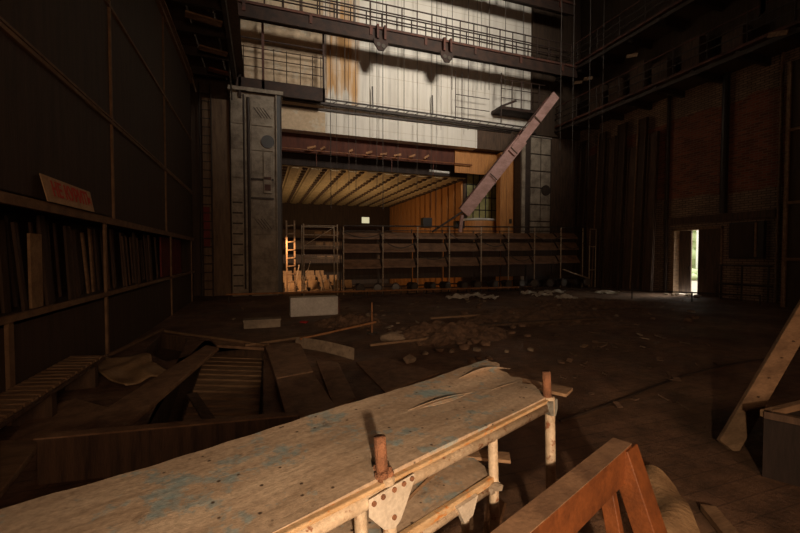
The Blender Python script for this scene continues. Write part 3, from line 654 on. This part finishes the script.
# pipes on brick wall
o = MB().tube((XR - .12, 10.35, 3.3), (XR - .12, 10.35, 9), .12).build('down_pipe', M['black'], org=(XR - .1, 10.35, 3.3)); tag(o, 'thick black downpipe on the brick wall above the doorway', 'pipe')
o = MB().tube((XR - .1, 8.62, 0), (XR - .1, 8.62, 8.6), .05).build('down_pipe', M['wood'], org=(XR - .1, 8.62, 0)); tag(o, 'thin pale pipe at the edge of the brick wall near the tall framed flat', 'pipe')
o = MB().tube((XR - .1, 12.62, .1), (XR - .1, 12.62, 8.8), .07).build('down_pipe', M['steel'], org=(XR - .1, 12.62, 0)); tag(o, 'dark pipe on the wall beside the doorway jamb and tall flats', 'pipe')
# niche cupboard right of the door
nb = thing('wall_cupboard', (XR - .1, 9.6, 1.6), 'dark recessed cupboard with pale stile on the brick wall beside the doorway', 'cupboard')
MB().box((XR - .16, 9.0, 1.55), (XR, 10.1, 2.9)).build('body', M['black'], nb)
MB().box((XR - .19, 9.2, 1.6), (XR - .16, 9.27, 2.85)).build('stile', M['wood'], nb)
MB().box((XR - .19, 9.3, 1.6), (XR - .16, 10.05, 2.85)).build('door', M['panelwood'], nb)
pr = thing('pipe_barrier', (XR - .5, 9.3, 0), 'dark pipe barrier before the brick wall under the recessed cupboard', 'barrier')
for z in (.6, 1.3): MB().tube((XR - .4, 8.6, z), (XR - .4, 10.3, z), .03).build('rail', M['steel'], pr)
for y in (8.7, 9.5, 10.2): MB().tube((XR - .4, y, 0), (XR - .4, y, 1.32), .03).build('post', M['steel'], pr)
# tall framed flat near the viewer
bf = thing('framed_flat', (15.6, 7.0, 0), 'tall dark framed flat with pale crossbars past the end of the brick wall', 'flat')
MB().box((15.9, 5.2, 0), (15.98, 7.95, 7.8)).build('panel', M['panelwood'], bf)
for z in (1.5, 3.3, 5.6): MB().box((15.84, 5.2, z), (15.9, 7.9, z + .09)).build('crossbar', M['batten'], bf)
MB().box((15.84, 7.86, 0), (15.9, 7.96, 7.8)).build('stile', M['wood'], bf)
for y in (5.25, 6.5): MB().box((15.84, y, 0), (15.9, y + .08, 7.8)).build('stile', M['darkwood'], bf)

# ---- doorway
d1 = bpy.data.objects.new('door_1', None); COL.objects.link(d1); d1.location = (XR, 11.4, 0); struct(d1, 'double doorway with daylight in the brick wall')
b = MB(); b.box((XR - .06, DY1 - .12, 0), (XR + .45, DY1, DZ)); b.box((XR - .06, DY0, 0), (XR + .45, DY0 + .06, DZ)); b.box((XR - .06, DY0, DZ - .1), (XR + .45, DY1, DZ)); b.build('door_frame', M['wood'], d1)
MB().box((XR - .04, DY0 + .06, 0), (XR + .02, 11.3, DZ - .1)).build('door_leaf', M['darkwood'], d1)
ya_, yb_ = atx(691.5, 260, XR + .3).y, atx(679, 260, XR + .3).y
dl_ = MB().box((XR + .27, ya_, 0), (XR + .33, yb_, DZ - .1)).build('door_leaf', M['darkwood'], d1)
MB().box((XR + .24, ya_ + .05, 1.05), (XR + .27, ya_ + .12, 1.2)).build('handle', M['steel'], dl_)
# outside courtyard
b = MB(); b.box((XR + .45, -10, -.3), (45, 60, -.06)); struct(b.build('ground_outside', M['ground']))
b = MB(); yw = atx(695.8, 260, 30).y; b.box((30, 13, -.1), (30.4, yw, 9)); struct(b.build('wall_outside', M['render']))
hd = thing('hedge', (28, 20, -.06), 'green hedge seen through the lit doorway', 'hedge')
b = MB()
for i in range(70): b.rock((random.uniform(27, 29.3), random.uniform(16, 26), random.uniform(-.2, .3)), random.uniform(.3, .55), .8)
for i in range(160): b.rock((random.uniform(31, 34), random.uniform(yw - .5, yw + 6), random.uniform(0, 6.5)), random.uniform(.5, .9), 1)
b.build('foliage', M['hedge'], hd, smooth=True)
hd['kind'] = 'stuff'
# rubble at threshold
for i in range(9):
    p = (XR + random.uniform(-1.2, .3), 11.5 + random.uniform(-.5, .7), 0)
    o = MB().rock(p, random.uniform(.05, .13)).build('plaster_chunk', M['stone'], org=p); tag(o, 'lit plaster chunk lying on the doorway threshold', 'rubble', 'plaster chunks on the threshold')

# ================================================================== STAGE FLOOR CLUTTER
# low pipe barriers along the floor
pb = thing('floor_rail', (2, 15.0, 0), 'long orange brown pipe rail low above the floor before the lamp rack', 'rail')
MB().tube((-1.2, 15.0, .3), (11.6, 15.0, .22), .035).build('rail', M['railpaint'], pb)
for x in (-1.1, 1.4, 3.9, 6.3, 9.0, 11.5): MB().tube((x, 15, 0), (x, 15, .25), .025).build('post', M['steel'], pb)
pc = thing('floor_rail', (13, 12.2, 0), 'low dark pipe rail on the floor between the lamp rack end and doorway', 'rail')
a = [aty(520, 290, 14.0), aty(632, 290, 11.3), aty(692, 293, 9.9), aty(760, 297, 8.4)]
a = [Vector((p.x, p.y, .33)) for p in a]
MB().path(a, .025, 8).build('rail', M['steel'], pc)
for p in a: MB().tube((p.x, p.y, 0), (p.x, p.y, .62 if p is a[1] else .36), .025).build('post', M['steel'], pc)
# white cabinet panel
wp = thing('white_cabinet', (1.35, 11.1, 0), 'pale grey metal cabinet lying on its side on the dark stage', 'cabinet')
MB().box((.72, 11.05, 0.0), (2.02, 11.5, .52)).build('body', M['palegrey'], wp, bevel=.015)
MB().box((.75, 11.03, .03), (1.99, 11.05, .49)).build('door', M['palegrey'], wp, bevel=.008)
MB().box((2.02, 11.1, 0.0), (2.07, 11.45, .52)).build('side', M['rust'], wp)
lb = thing('low_bench', (0, 9.7, 0), 'low grey bench on the stage in front of the pale cabinet', 'bench')
MB().box((-.42, 9.6, .16), (.42, 9.95, .2)).build('seat', M['grey'], lb, bevel=.01)
MB().box((-.4, 9.63, 0), (.4, 9.93, .16)).build('base', M['grey'], lb)
o = MB().rock((.98, 10.0, 0), .12, .35, 2).build('red_rag', M['red'], org=(.98, 10, 0)); tag(o, 'small crumpled red rag on the floor beside the low bench', 'rag')
# stand pole with base
p = atz(372, 334); sp = thing('pole_stand', p, 'thin rusty pole on a small base standing beside the rubble', 'stand')
MB().tube(p, p + Vector((0, 0, .68)), .016).build('pole', M['railpaint'], sp); MB().tube(p, p + Vector((0, 0, .03)), .12, n=14).build('base', M['steel'], sp)
# thin slanted rail
p, q = atz(300, 339, .18), atz(376, 322, .3)
o = MB().tube(p, q, .02).build('thin_pipe', M['railpaint'], org=(p.x, p.y, 0)); tag(o, 'thin orange pipe lying slantwise past the foot of the pole stand', 'pipe')
# pale strip edge plank
pa, pb_ = atz(295, 348), atz(354, 361); dd = (pb_ - pa)
b = MB().sheet(lambda u, v: (pa.x + dd.x * u + .02 * v, pa.y + dd.y * u + .05 * v, .03 + .16 * v + .03 * math.sin(3 * u)), 12, 2, .02)
o = b.build('pale_strip', M['stone'], org=(pa.x, pa.y, 0)); tag(o, 'pale bent strip standing on edge beside the floor slabs', 'plank')
# floor slabs at the trap edge
def slab(pts, z0, z1, name, label, m_, cat='slab', bevel=.008):
    P = [atz(x, y, z1) for x, y in pts]
    b = MB().hexa([(p.x, p.y, z0) for p in P], [(p.x, p.y, z1) for p in P])
    c = sum(P, Vector()) / len(P); o = b.build(name, M[m_], org=(c.x, c.y, z0), bevel=bevel); tag(o, label, cat); return o
slab([(265, 345), (300, 342), (313, 371), (276, 378)], .001, .09, 'floor_slab', 'farther brown slab along the trap edge next to the pale bent strip', 'dustplank')
slab([(276, 379), (313, 372), (348, 425), (288, 425)], .001, .09, 'floor_slab', 'nearer brown slab along the trap edge running under the blue painted platform', 'dustplank')
slab([(316, 360), (338, 362), (356, 398), (334, 408)], .001, .03, 'floor_hatch', 'flat brown hatch lid between slabs and bare floor', 'dustplank', 'hatch')
slab([(356, 362), (384, 357), (440, 372), (385, 392)], .001, .02, 'floor_sheet', 'thin brown sheet lying on the floor behind the platform', 'dustplank', 'sheet')
slab([(209, 337), (262, 343), (264, 348), (217, 345)], .001, .05, 'edge_plank', 'dusty plank along the far edge of the trap', 'dustplank', 'plank')
slab([(206, 345), (219, 347), (112, 437), (60, 437)], .001, .06, 'edge_plank', 'long dusty plank along the trap running toward the viewer', 'dustplank', 'plank')
slab([(34, 411), (75, 398), (118, 410), (60, 440), (8, 440)], .001, .05, 'edge_plank', 'broad dusty board between the slatted pallet and standing board', 'dustplank', 'plank')
slab([(0, 440), (42, 440), (0, 492)], .001, .06, 'corner_board', 'brown board corner at the end of the standing dark board', 'wood', 'board')
# slatted grating inside the trap
def slatted(c0, c1, c2, c3, z, n, name, label, m_, lift=0):
    t = thing(name, ((c0 + c2) / 2).to_tuple()[:2] + (z,), label, 'grating')
    for i in range(n):
        u = (i + .1) / n; w = (i + .8) / n
        A, B = c0.lerp(c3, u), c1.lerp(c2, u); Cc, D = c1.lerp(c2, w), c0.lerp(c3, w)
        MB().hexa([(k.x, k.y, z + .03 + lift) for k in (A, B, Cc, D)], [(k.x, k.y, z + .06 + lift) for k in (A, B, Cc, D)]).build('slat', M[m_], t)
    for a, b2 in ((c0, c3), (c1, c2)): MB().bar((a.x, a.y, z + .015), (b2.x, b2.y, z + .015), .06, .03).build('bearer', M['darkwood'], t)
slatted(atz(206, 357, -.28), atz(262, 359, -.28), atz(258, 440, -.28), atz(178, 440, -.28), -.28, 13, 'slatted_grating', 'slatted wooden grating lying down inside the trap', 'wood')
slatted(Vector((-2.36, 6.25, 0)), Vector((-1.98, 6.15, 0)), Vector((-2.0, 3.3, 0)), Vector((-2.36, 3.4, 0)), .32, 22, 'slatted_pallet', 'slatted wooden pallet stack on the floor against the panelled partition', 'wood')
for i, y in enumerate((3.7, 4.9, 6.0)):
    o = MB().box((-2.34, y, 0), (-2.02, y + .1, .325)).build('support_block', M['darkwood'], org=(-2.2, y, 0)); tag(o, ['near', 'middle', 'far'][i] + ' dark block carrying the slatted pallet by the partition', 'block', 'blocks under the slatted pallet')
o = MB().bar(atz(192, 395, -.22), atz(212, 425, -.22), .12, .05).build('broken_plank', M['darkwood'], org=atz(200, 410, -.25)); tag(o, 'short dark plank wedged at the trap side over the grating', 'plank')
# tan cloth
CQ = [atz(86, 363, .14), atz(142, 352, .14), atz(168, 367, .1), atz(122, 387, .1)]
def cloth(u, v):
    p = CQ[0].lerp(CQ[1], u).lerp(CQ[3].lerp(CQ[2], u), v)
    return (p.x + .04 * math.sin(8 * v), p.y + .05 * math.sin(7 * u), p.z + .035 * math.sin(9 * u + 3 * v) * v + .02 * math.sin(14 * v + 5 * u) - .04 * u * v)
o = MB().sheet(cloth, 26, 18, .012).build('tan_cloth', M['tan'], org=atz(120, 372), smooth=True); tag(o, 'crumpled tan canvas sheet draped beside the slatted pallet', 'cloth')
# bits in the shallow pit
for i, (px, py) in enumerate(((163, 345), (189, 341), (172, 341))):
    p = atz(px, py, -.28)
    o = (MB().bar(p, p + Vector((.25, .1, .02 + .2 * (i == 2))), .1 if i < 2 else .03, .05)).build('offcut', M['stone'], org=p); tag(o, ['flat offcut lying in the shallow pit nearest the cloth', 'larger offcut in the shallow pit nearest the trap', 'thin stick leaning in the shallow pit'][i], 'offcut')
# dark board standing on edge in front of trap
A, B = atz(36, 440, .34), atz(300, 416, .34)
b = MB().hexa([(A.x, A.y, 0), (B.x, B.y, 0), (B.x - .02, B.y + .08, 0), (A.x - .02, A.y + .08, 0)], [(A.x, A.y, .34), (B.x, B.y, .34), (B.x - .02, B.y + .08, .34), (A.x - .02, A.y + .08, .34)])
o = b.build('standing_board', M['darkwood'], org=(A.x, A.y, 0), bevel=.006); te_ = MB().bar((A.x - .01, A.y + .04, .346), (B.x - .01, B.y + .04, .346), .085, .012).build('lit_dusty_edge', M['dustplank'], o); tag(o, 'long dark board standing on edge along the near side of the trap', 'board')  # dusty edge strip, its pale tone also stands in for light on top

# rubble heaps
def heap(name, c, rx, ry, h, seed, label):
    rd = random.Random(seed); ph = [rd.uniform(0, 6) for _ in range(6)]
    def fn(u, v):
        x = (u - .5) * 2; y = (v - .5) * 2; r = math.hypot(x, y)
        z = h * max(0, 1 - r * r) * (.7 + .3 * math.sin(9 * x + ph[0]) * math.sin(8 * y + ph[1])) + .04 * math.sin(23 * x + ph[2]) * math.sin(21 * y + ph[3]) * max(0, 1.1 - r) + rd.uniform(-.025, .025)
        return (c[0] + x * rx, c[1] + y * ry, z - .02)
    o = MB().sheet(fn, 46, 46).build(name, M['rubble'], org=(c[0], c[1], 0)); tag(o, label, 'rubble', None, 'stuff')
heap('rubble', (3.75, 7.6, 0), 1.5, 1.1, .28, 3, 'dusty rubble heap in the middle of the stage floor')
heap('rubble', (2.05, 9.6, 0), .9, .8, .26, 4, 'small dark rubble heap beside the pale cabinet')
heap('rubble', (7.2, 9.0, 0), 2.6, 1.6, .2, 5, 'low rubble spread before the lamp rack')
heap('rubble', (10.5, 10.6, 0), 2.3, 1.4, .2, 6, 'low rubble spread near the doorway light')
for i in range(70):
    if i < 34: px, py = random.uniform(385, 540), random.uniform(322, 365)
    elif i < 50: px, py = random.uniform(320, 380), random.uniform(316, 332)
    else: px, py = random.uniform(440, 700), random.uniform(298, 325)
    p = atz(px, py); r = random.uniform(.05, .13)
    o = MB().rock((p.x, p.y, .02), r).build('rubble_chunk', M['stone' if i % 3 == 0 else 'rubble'], org=p)
    tag(o, 'broken chunk of masonry lying in the rubble across the stage floor', 'rubble', 'masonry chunks across the stage floor')
rd = random.Random(21)
for i in range(110):
    if i < 60: px, py = rd.uniform(380, 700), rd.uniform(300, 350)
    elif i < 85: px, py = rd.uniform(230, 400), rd.uniform(300, 332)
    else: px, py = rd.uniform(560, 720), rd.uniform(340, 420)
    p = atz(px, py); a_ = rd.uniform(0, 3.1); L1 = rd.uniform(.06, .2) * (1 if i < 85 else .5)
    o = MB().bar((p.x, p.y, .02), (p.x + L1 * math.cos(a_), p.y + L1 * math.sin(a_), .02 + rd.uniform(0, .05)), rd.uniform(.03, .1), .015).build('splinter', M[('stone', 'wood', 'rubble', 'darkwood')[i % 4] if i < 85 else ('rubble', 'darkwood')[i % 2]], org=p)
    tag(o, 'small flat splinter of wood or plaster scattered on the bare stage floor', 'debris', 'splinters scattered on the stage floor')
p = atz(392, 341); o = MB().rock(p, .2, .6, 2).build('rubble_chunk', M['stone'], org=p); tag(o, 'largest pale masonry chunk at the near end of the rubble heap', 'rubble')
for i, (px, py, r) in enumerate(((457, 299, .22), (474, 297, .28), (490, 299, .2), (528, 294, .2), (541, 296, .24), (555, 293, .28), (566, 299, .2), (607, 294, .25))):
    p = atz(px, py); ph = random.uniform(0, 6)
    def fn(u, v, p=p, r=r, ph=ph):
        return (p.x + (u - .5) * r * 3.4, p.y + (v - .5) * r * 1.8 + .5 * r * math.sin(5 * u + ph), .06 + .05 * math.sin(9 * u + ph) * math.cos(7 * v + ph) + random.uniform(-.03, .03) + .1 * math.exp(-9 * ((u - .5) ** 2 + (v - .5) ** 2)))
    o = MB().sheet(fn, 14, 10, .008).build('plastic_sheet', M['foil'], org=p); tag(o, 'crumpled pale plastic scrap on the floor before the lamp rack' if i < 3 else 'crumpled pale scrap on the floor between lamp rack end and doorway', 'sheet', 'pale scraps before the lamp rack' if i < 3 else 'pale scraps toward the doorway')
# scattered planks
for i, (a, c, m_) in enumerate((((165, 331), (268, 345), 'batten'), ((430, 318), (520, 312), 'wood'), ((470, 326), (600, 318), 'darkwood'), ((370, 345), (430, 338), 'wood'), ((560, 312), (640, 309), 'darkwood'), ((245, 345), (330, 333), 'batten'), ((105, 357), (163, 329), 'batten'))):
    p, q = atz(*a, .07), atz(*c, .07)
    o = MB().bar(p, q, .06 if i not in (1, 2, 4) else .14, .04).build('floor_plank', M[m_], org=(p.x, p.y, .05))
    tag(o, ['thin pale batten along the far rim of the trap pits', 'bare plank lying among the rubble before the spotlights', 'dark plank lying across the middle of the stage', 'bare plank lying beside the largest masonry chunk', 'dark plank lying on the floor toward the doorway', 'thin pale batten slanting over the floor behind the slabs', 'thin pale batten at the foot of the panelled partition'][i], 'plank')
# long cable on floor
pts = [atz(x, y, .02) for x, y in ((560, 421), (590, 411), (625, 398), (660, 384), (690, 374), (722, 366), (750, 361), (790, 356))]
o = MB().path(pts, .014, 8).build('floor_cable', M['steel'], org=pts[0]); tag(o, 'thick black cable snaking over the bare floor toward the leaning plank', 'cable')

# ---- leaning plank and dark crate at the side
p = atz(727, 447, .02); q = aty(816, 294, p.y + .05); ext = (q - p)
pl = thing('leaning_plank', p, 'long bare plank leaning up beside the dark crate', 'plank')
MB().bar(p, p + ext * 1.4, .17, .045, (-.4, -1, .35)).build('plank', M['wood'], pl, bevel=.006)
for t in (.18, .3, .42, .55, .66, .8):
    c = p + ext * t + Vector((.02 * math.sin(t * 40), -.025, .006)); MB().rock(c, .016, .5).build('knot', M['darkwood'], pl)
cr = thing('crate', (5.2, 2.6, 0), 'dark low crate with pale top edge behind the leaning plank', 'crate')
c0 = atz(764, 412, .5); c1 = atz(830, 396, .5)
MB().hexa([(c0.x, c0.y, 0), (c1.x, c1.y, 0), (c1.x + .6, c1.y - 1.1, 0), (c0.x + .6, c0.y - 1.1, 0)], [(c0.x, c0.y, .46), (c1.x, c1.y, .46), (c1.x + .6, c1.y - 1.1, .46), (c0.x + .6, c0.y - 1.1, .46)]).build('body', M['navy'], cr)
MB().bar((c0.x, c0.y, .485), (c1.x, c1.y, .485), .05, .05).build('rim', M['wood'], cr)
MB().bar((c0.x, c0.y, .485), (c0.x + .6, c0.y - 1.1, .485), .05, .05).build('rim', M['darkwood'], cr)
# post with prop behind the crate the plank leans to
# ================================================================== FOREGROUND PLATFORM
A = atz(388, 474, 1.0); B = atz(548, 396, 1.0)
e = (B - A); e.z = 0; LN = e.length; e.normalize(); n = Vector((-e.y, e.x, 0)); up = Vector((0, 0, 1))
def PF(s, t, z=0.0): return A + e * s + n * t + up * z
pf = thing('scaffold_platform', PF(.3, .28, -1.0), 'battered platform of blue stained plywood on tubular legs with step shelf below', 'platform')
cr_ = [((.45, .34), (.74, .30)), ((.98, .43), (1.18, .36)), ((.62, .06), (.30, .03))]
def bumpz(s, t):
    z = .004 * math.sin(5 * s + 1) + .003 * math.sin(9 * t + 3 * s)
    if s > .7: z += .02 * (s - .7) * math.sin(14 * t)
    return z
def plyf(u, v):
    t = .575 * v
    edge = 1.045 + .30 * v + .014 * math.sin(17 * v) + .02 * math.sin(31 * v + 1)
    s = -1.25 + (edge + 1.25) * u
    tt = t + (.002 * math.sin(13 * s) + .003 * math.sin(37 * s)) * (v > .96)
    return PF(s, tt, bumpz(s, t))
MB().sheet(plyf, 90, 22, .014).build('plywood_top', M['ply'], pf)
# lifted veneer splits
def lip(p, q, wd, hgt, side):
    def fn(u, v):
        s = p[0] + (q[0] - p[0]) * u; t = p[1] + (q[1] - p[1]) * u
        w = wd * math.sin(math.pi * u) ** .8
        t2 = t + side * w * (v - .15)
        return PF(s + .02 * v, t2, bumpz(s, t) + .0015 + hgt * math.sin(math.pi * u) * (1 - v) ** 1.6)
    return MB().sheet(fn, 22, 6, .0015)
lip((.40, .335), (.80, .30), .032, .016, 1).build('veneer_split', M['ply'], pf)
lip((.46, .318), (.74, .298), .022, .005, -1).build('veneer_split', M['ply'], pf)
lip((.92, .47), (1.3, .39), .04, .035, 1).build('veneer_split', M['ply'], pf)
lip((.92, .25), (1.1, .22), .018, .006, 1).build('veneer_split', M['ply'], pf)
# edge rail (front) : orange streaked wooden edge and pipe below
MB().bar(PF(-1.25, -.006, -.016), PF(1.03, -.006, -.016), .03, .014).build('front_edge', M['frameedge'], pf, bevel=.004)
MB().tube(PF(-1.25, -.012, -.043), PF(1.04, -.012, -.043), .0225, n=16).build('front_rail', M['pipe'], pf, smooth=True)
MB().tube(PF(-1.25, .55, -.055), PF(1.1, .55, -.055), .0225, n=12).build('rear_rail', M['pipe'], pf, smooth=True)
MB().tube(PF(1.03, -.012, -.055), PF(1.1, .55, -.055), .0225, n=12).build('end_rail', M['pipe'], pf, smooth=True)
# legs  (they lean a little)
lean = e * .045
def leg(s, t, z0, z1, r=.0225, nm='leg', m_='pipe'):
    MB().tube(PF(s, t, z0) - lean * z0 * 1.2, PF(s, t, z1) - lean * z1 * 1.2, r, n=16).build(nm, M[m_], pf, smooth=True)
leg(-.012, -.012, -1.0, .0)
leg(1.03, -.012, -1.0, .0, .024)
leg(.55, -.012, -1.0, -.04, .02)
leg(-.1, .02, -1.0, -.06, .02)
leg(.36, -.012, -1.0, -.24, .016)
leg(1.08, .55, -1.0, -.04); leg(.0, .55, -1.0, -.04)
# rusty stubs above the deck
for s, r, h in ((-.022, .02, .13), (1.03, .021, .125)):
    MB().tube(PF(s, -.0, -.01), PF(s - .012, .0, h), r, r * .95, 14).build('rusty_stub', M['rustiron'], pf, smooth=True)
b = MB()
for k in range(9):
    a_ = k * .7; b.rock(PF(-.018 + .022 * math.cos(a_), .0 + .022 * math.sin(a_), .0 + .006 * (k % 4)), .016, .9)
b.build('rust_collar', M['rustiron'], pf)
b = MB(); b.prism([PF(.99, -.035, -.012), PF(1.065, -.035, -.012), PF(1.068, -.035, -.06), PF(1.05, -.035, -.095), PF(1.005, -.035, -.08), PF(.975, -.035, -.04)], n * .055); b.build('clamp', M['clampgrey'], pf)
# gusset plate with bolts
g0 = -.04; gs = -.035
b = MB().prism([PF(gs - .07, g0, -.022), PF(gs + .115, g0, -.012), PF(gs + .115, g0, -.035), PF(gs + .055, g0, -.14), PF(gs + .03, g0, -.155), PF(gs - .012, g0, -.14), PF(gs - .07, g0, -.075)], n * .006); gp_ = b.build('gusset_plate', M['gusset'], pf, bevel=.002)
for s, z in ((-.055, -.038), (-.02, -.032), (.025, -.028), (.065, -.025), (.1, -.022), (.025, -.115)):
    MB().tube(PF(gs + s, g0 - .006, z), PF(gs + s, g0, z), .008, n=10).build('bolt', M['rustiron'], gp_)
# board sticking out behind the far post
b = MB().bar(PF(1.17, .48, -.03), PF(1.25, -.01, -.03), .12, .016); b.build('end_batten', M['wood'], pf)
# lower shelf
def shelf(u, v):
    t = .5 * v; s = -.55 + (.58 + .16 * v + .55) * u
    return PF(s, t, -.215 + .004 * math.sin(7 * s))
MB().sheet(shelf, 40, 12, .012).build('step_shelf', M['ply'], pf)
lipm = MB().sheet(lambda u, v: PF(.05 + .45 * u, .06 + .12 * u + .012 * v, -.212 + .006 * v), 10, 2, .001); lipm.build('shelf_split', M['batten'], pf)
MB().bar(PF(-.55, -.012, -.225), PF(.58, -.012, -.225), .024, .03).build('shelf_edge', M['frameedge'], pf, bevel=.004)
MB().tube(PF(-.55, -.012, -.255), PF(.54, -.012, -.255), .018, n=12).build('shelf_rail', M['pipe'], pf, smooth=True)
MB().bar(PF(.55, .3, -.222), PF(.75, .03, -.222), .075, .014).build('shelf_batten', M['wood'], pf)
b = MB()
for k in range(7):
    a_ = k * .9; b.rock(PF(.55 + .03 * math.cos(a_), -.012 + .025 * math.sin(a_), -.27 + .008 * (k % 3)), .02, 1.1)
b.build('clamp', M['grey'], pf)
b = MB().prism([PF(.3, -.04, -.225), PF(.42, -.04, -.225), PF(.39, -.04, -.29), PF(.34, -.04, -.3)], n * .02); b.build('clamp', M['gusset'], pf)
# sticks piled under the platform
for i in range(9):
    p = PF(.28 + .07 * i, .1 + random.uniform(-.05, .2), -1.0); q = p + Vector((random.uniform(-.35, .25), random.uniform(-.15, .25), random.uniform(.35, .62)))
    o = MB().bar(p, q, .05, .02).build('stick', M['wood' if i % 2 else 'batten'], org=p); tag(o, 'split stick propped under the step shelf of the blue stained platform', 'stick', 'sticks propped under the platform')

# ---- wooden trestle frame in the near corner
def cp(px, py, d):   # point at a depth along the view axis
    k = ray(px, py); f = Vector((math.sin(YAW), math.cos(YAW), 0)); return EYE + k * (d / k.dot(f))
Cn = cp(620, 448, 1.95); Nn = cp(470, 575, 1.15)
ax = (Nn - Cn).normalized()
tf = thing('wooden_trestle', (Cn.x, Cn.y, 0), 'orange brown timber trestle corner with dusty top beam beside the platform', 'trestle')
side = ax.cross(up).normalized()
MB().bar(Cn + ax * -.03 - up * .06, Nn - up * .06, .085, .17).build('top_beam', M['orangewood'], tf, bevel=.005)
MB().bar(Cn + ax * -.03 + up * .027, Nn + up * .027, .087, .004).build('dust_layer', M['dustplank'], tf)
gl = cp(682, 640, 1.74); gl.z = 0
MB().bar(Cn - up * .0 + Vector((.015, 0, 0)), gl, .14, .1, side).build('leg', M['orangewood'], tf, bevel=.005)
gm = cp(636, 640, 1.66); gm.z = 0
MB().bar(Cn + ax * .17 - up * .12, gm, .045, .065, side).build('brace', M['orangewood'], tf, bevel=.004)
g3 = Nn + Vector((-.1, -.15, 0)); g3.z = 0
MB().bar(Nn - up * .05, g3, .08, .08, side).build('leg', M['orangewood'], tf, bevel=.005)
# warped plywood sheet on the floor beyond trestle, and small offcut
w0, w1, w2, w3 = atz(640, 462, .1), atz(676, 480, .1), atz(712, 545, .05), atz(640, 560, .05)
o = MB().sheet(lambda u, v: tuple(w0.lerp(w1, u).lerp(w3.lerp(w2, u), v) + Vector((0, 0, .05 * math.sin(3 * u) - .04 + .02 * math.sin(9 * v + 4 * u)))), 16, 16, .01).build('warped_sheet', M['tan'], org=w0); tag(o, 'warped tan sheet lying on the floor behind the timber trestle', 'sheet')
p, q = atz(708, 508, .03), atz(738, 545, .03)
o = MB().bar(p, q, .09, .04).build('floor_offcut', M['wood'], org=p); tag(o, 'short wooden offcut lying on the floor past the warped tan sheet', 'offcut')

# ================================================================== LIGHT
W = bpy.data.worlds.new('world'); SC.world = W; W.use_nodes = True
bg = W.node_tree.nodes['Background']; bg.inputs[0].default_value = (1, .99, .93, 1); bg.inputs[1].default_value = 3.8
def area(name, loc, tgt, size, size_y, power, color, spread=180):
    l = bpy.data.lights.new(name, 'AREA'); l.shape = 'RECTANGLE'; l.size = size; l.size_y = size_y; l.energy = power; l.color = color; l.spread = math.radians(spread)
    o = bpy.data.objects.new(name, l); COL.objects.link(o); o.location = loc
    o.rotation_euler = (Vector(tgt) - Vector(loc)).to_track_quat('-Z', 'Y').to_euler(); return o
def point(name, loc, power, color, r=.1):
    l = bpy.data.lights.new(name, 'POINT'); l.energy = power; l.color = color; l.shadow_soft_size = r
    o = bpy.data.objects.new(name, l); COL.objects.link(o); o.location = loc; return o
# assumed high daylight: area light before a solid rear wall, no clerestory built
area('assumed_high_light', (7.8, YB + .3, 13.2), (7.0, YP, 11.2), 4, 3, 375, (1, .9, .77), 50)
# faint fill light added under the closed roof
area('roof_fill', (7, 6, 17.5), (7, 6, 0), 6, 6, 8, (1, .58, .33), 180)
# dim fill light added before the rear wall, which has no opening
area('rear_fill', (1.5, YB + .3, 3.2), (4, YP, 3.0), 3, 3, 95, (1, .58, .34), 120)
# assumed warm lamp, unseen behind the viewer
def spot(name, loc, tgt, power, color, ang, blend, r):
    l = bpy.data.lights.new(name, 'SPOT'); l.energy = power; l.color = color; l.spot_size = math.radians(ang); l.spot_blend = blend; l.shadow_soft_size = r
    o = bpy.data.objects.new(name, l); COL.objects.link(o); o.location = loc
    o.rotation_euler = (Vector(tgt) - Vector(loc)).to_track_quat('-Z', 'Y').to_euler(); return o
spot('assumed_warm_lamp', EYE + Vector((math.sin(YAW), math.cos(YAW), 0)) * -1.1 + Vector((math.cos(YAW), -math.sin(YAW), 0)) * .32 + Vector((0, 0, .03)), (1.35, 2.4, .8), 400, (1, .71, .46), 88, 1.0, .05)
# light added outside the doorway to boost its daylight spill
area('door_daylight_boost', (XR + 1.6, 11.2, 3.6), (XR - 4, 11.9, 0), 1.2, 1.2, 120, (1, .9, .72), 120)
# unseen fill lights added to brighten the hall
area('hall_fill', (4.5, 24, .6), (5.5, 26, 6), 3, 3, 120, (1, .68, .38), 180)
area('hall_side_fill', (2.0, 20.5, 3.5), (11, 21, 3.2), 1, 1, 20, (1, .56, .22), 140)
spot('hall_floor_fill', (.45, 18.85, 2.4), (2.4, 21, -.4), 520, (1, .56, .27), 110, .6, .1)

vs = SC.view_settings; vs.view_transform = 'Standard'; vs.look = 'None'; vs.exposure = 0; vs.gamma = 1
vs.use_curve_mapping = False
SC.cycles.max_bounces = 6
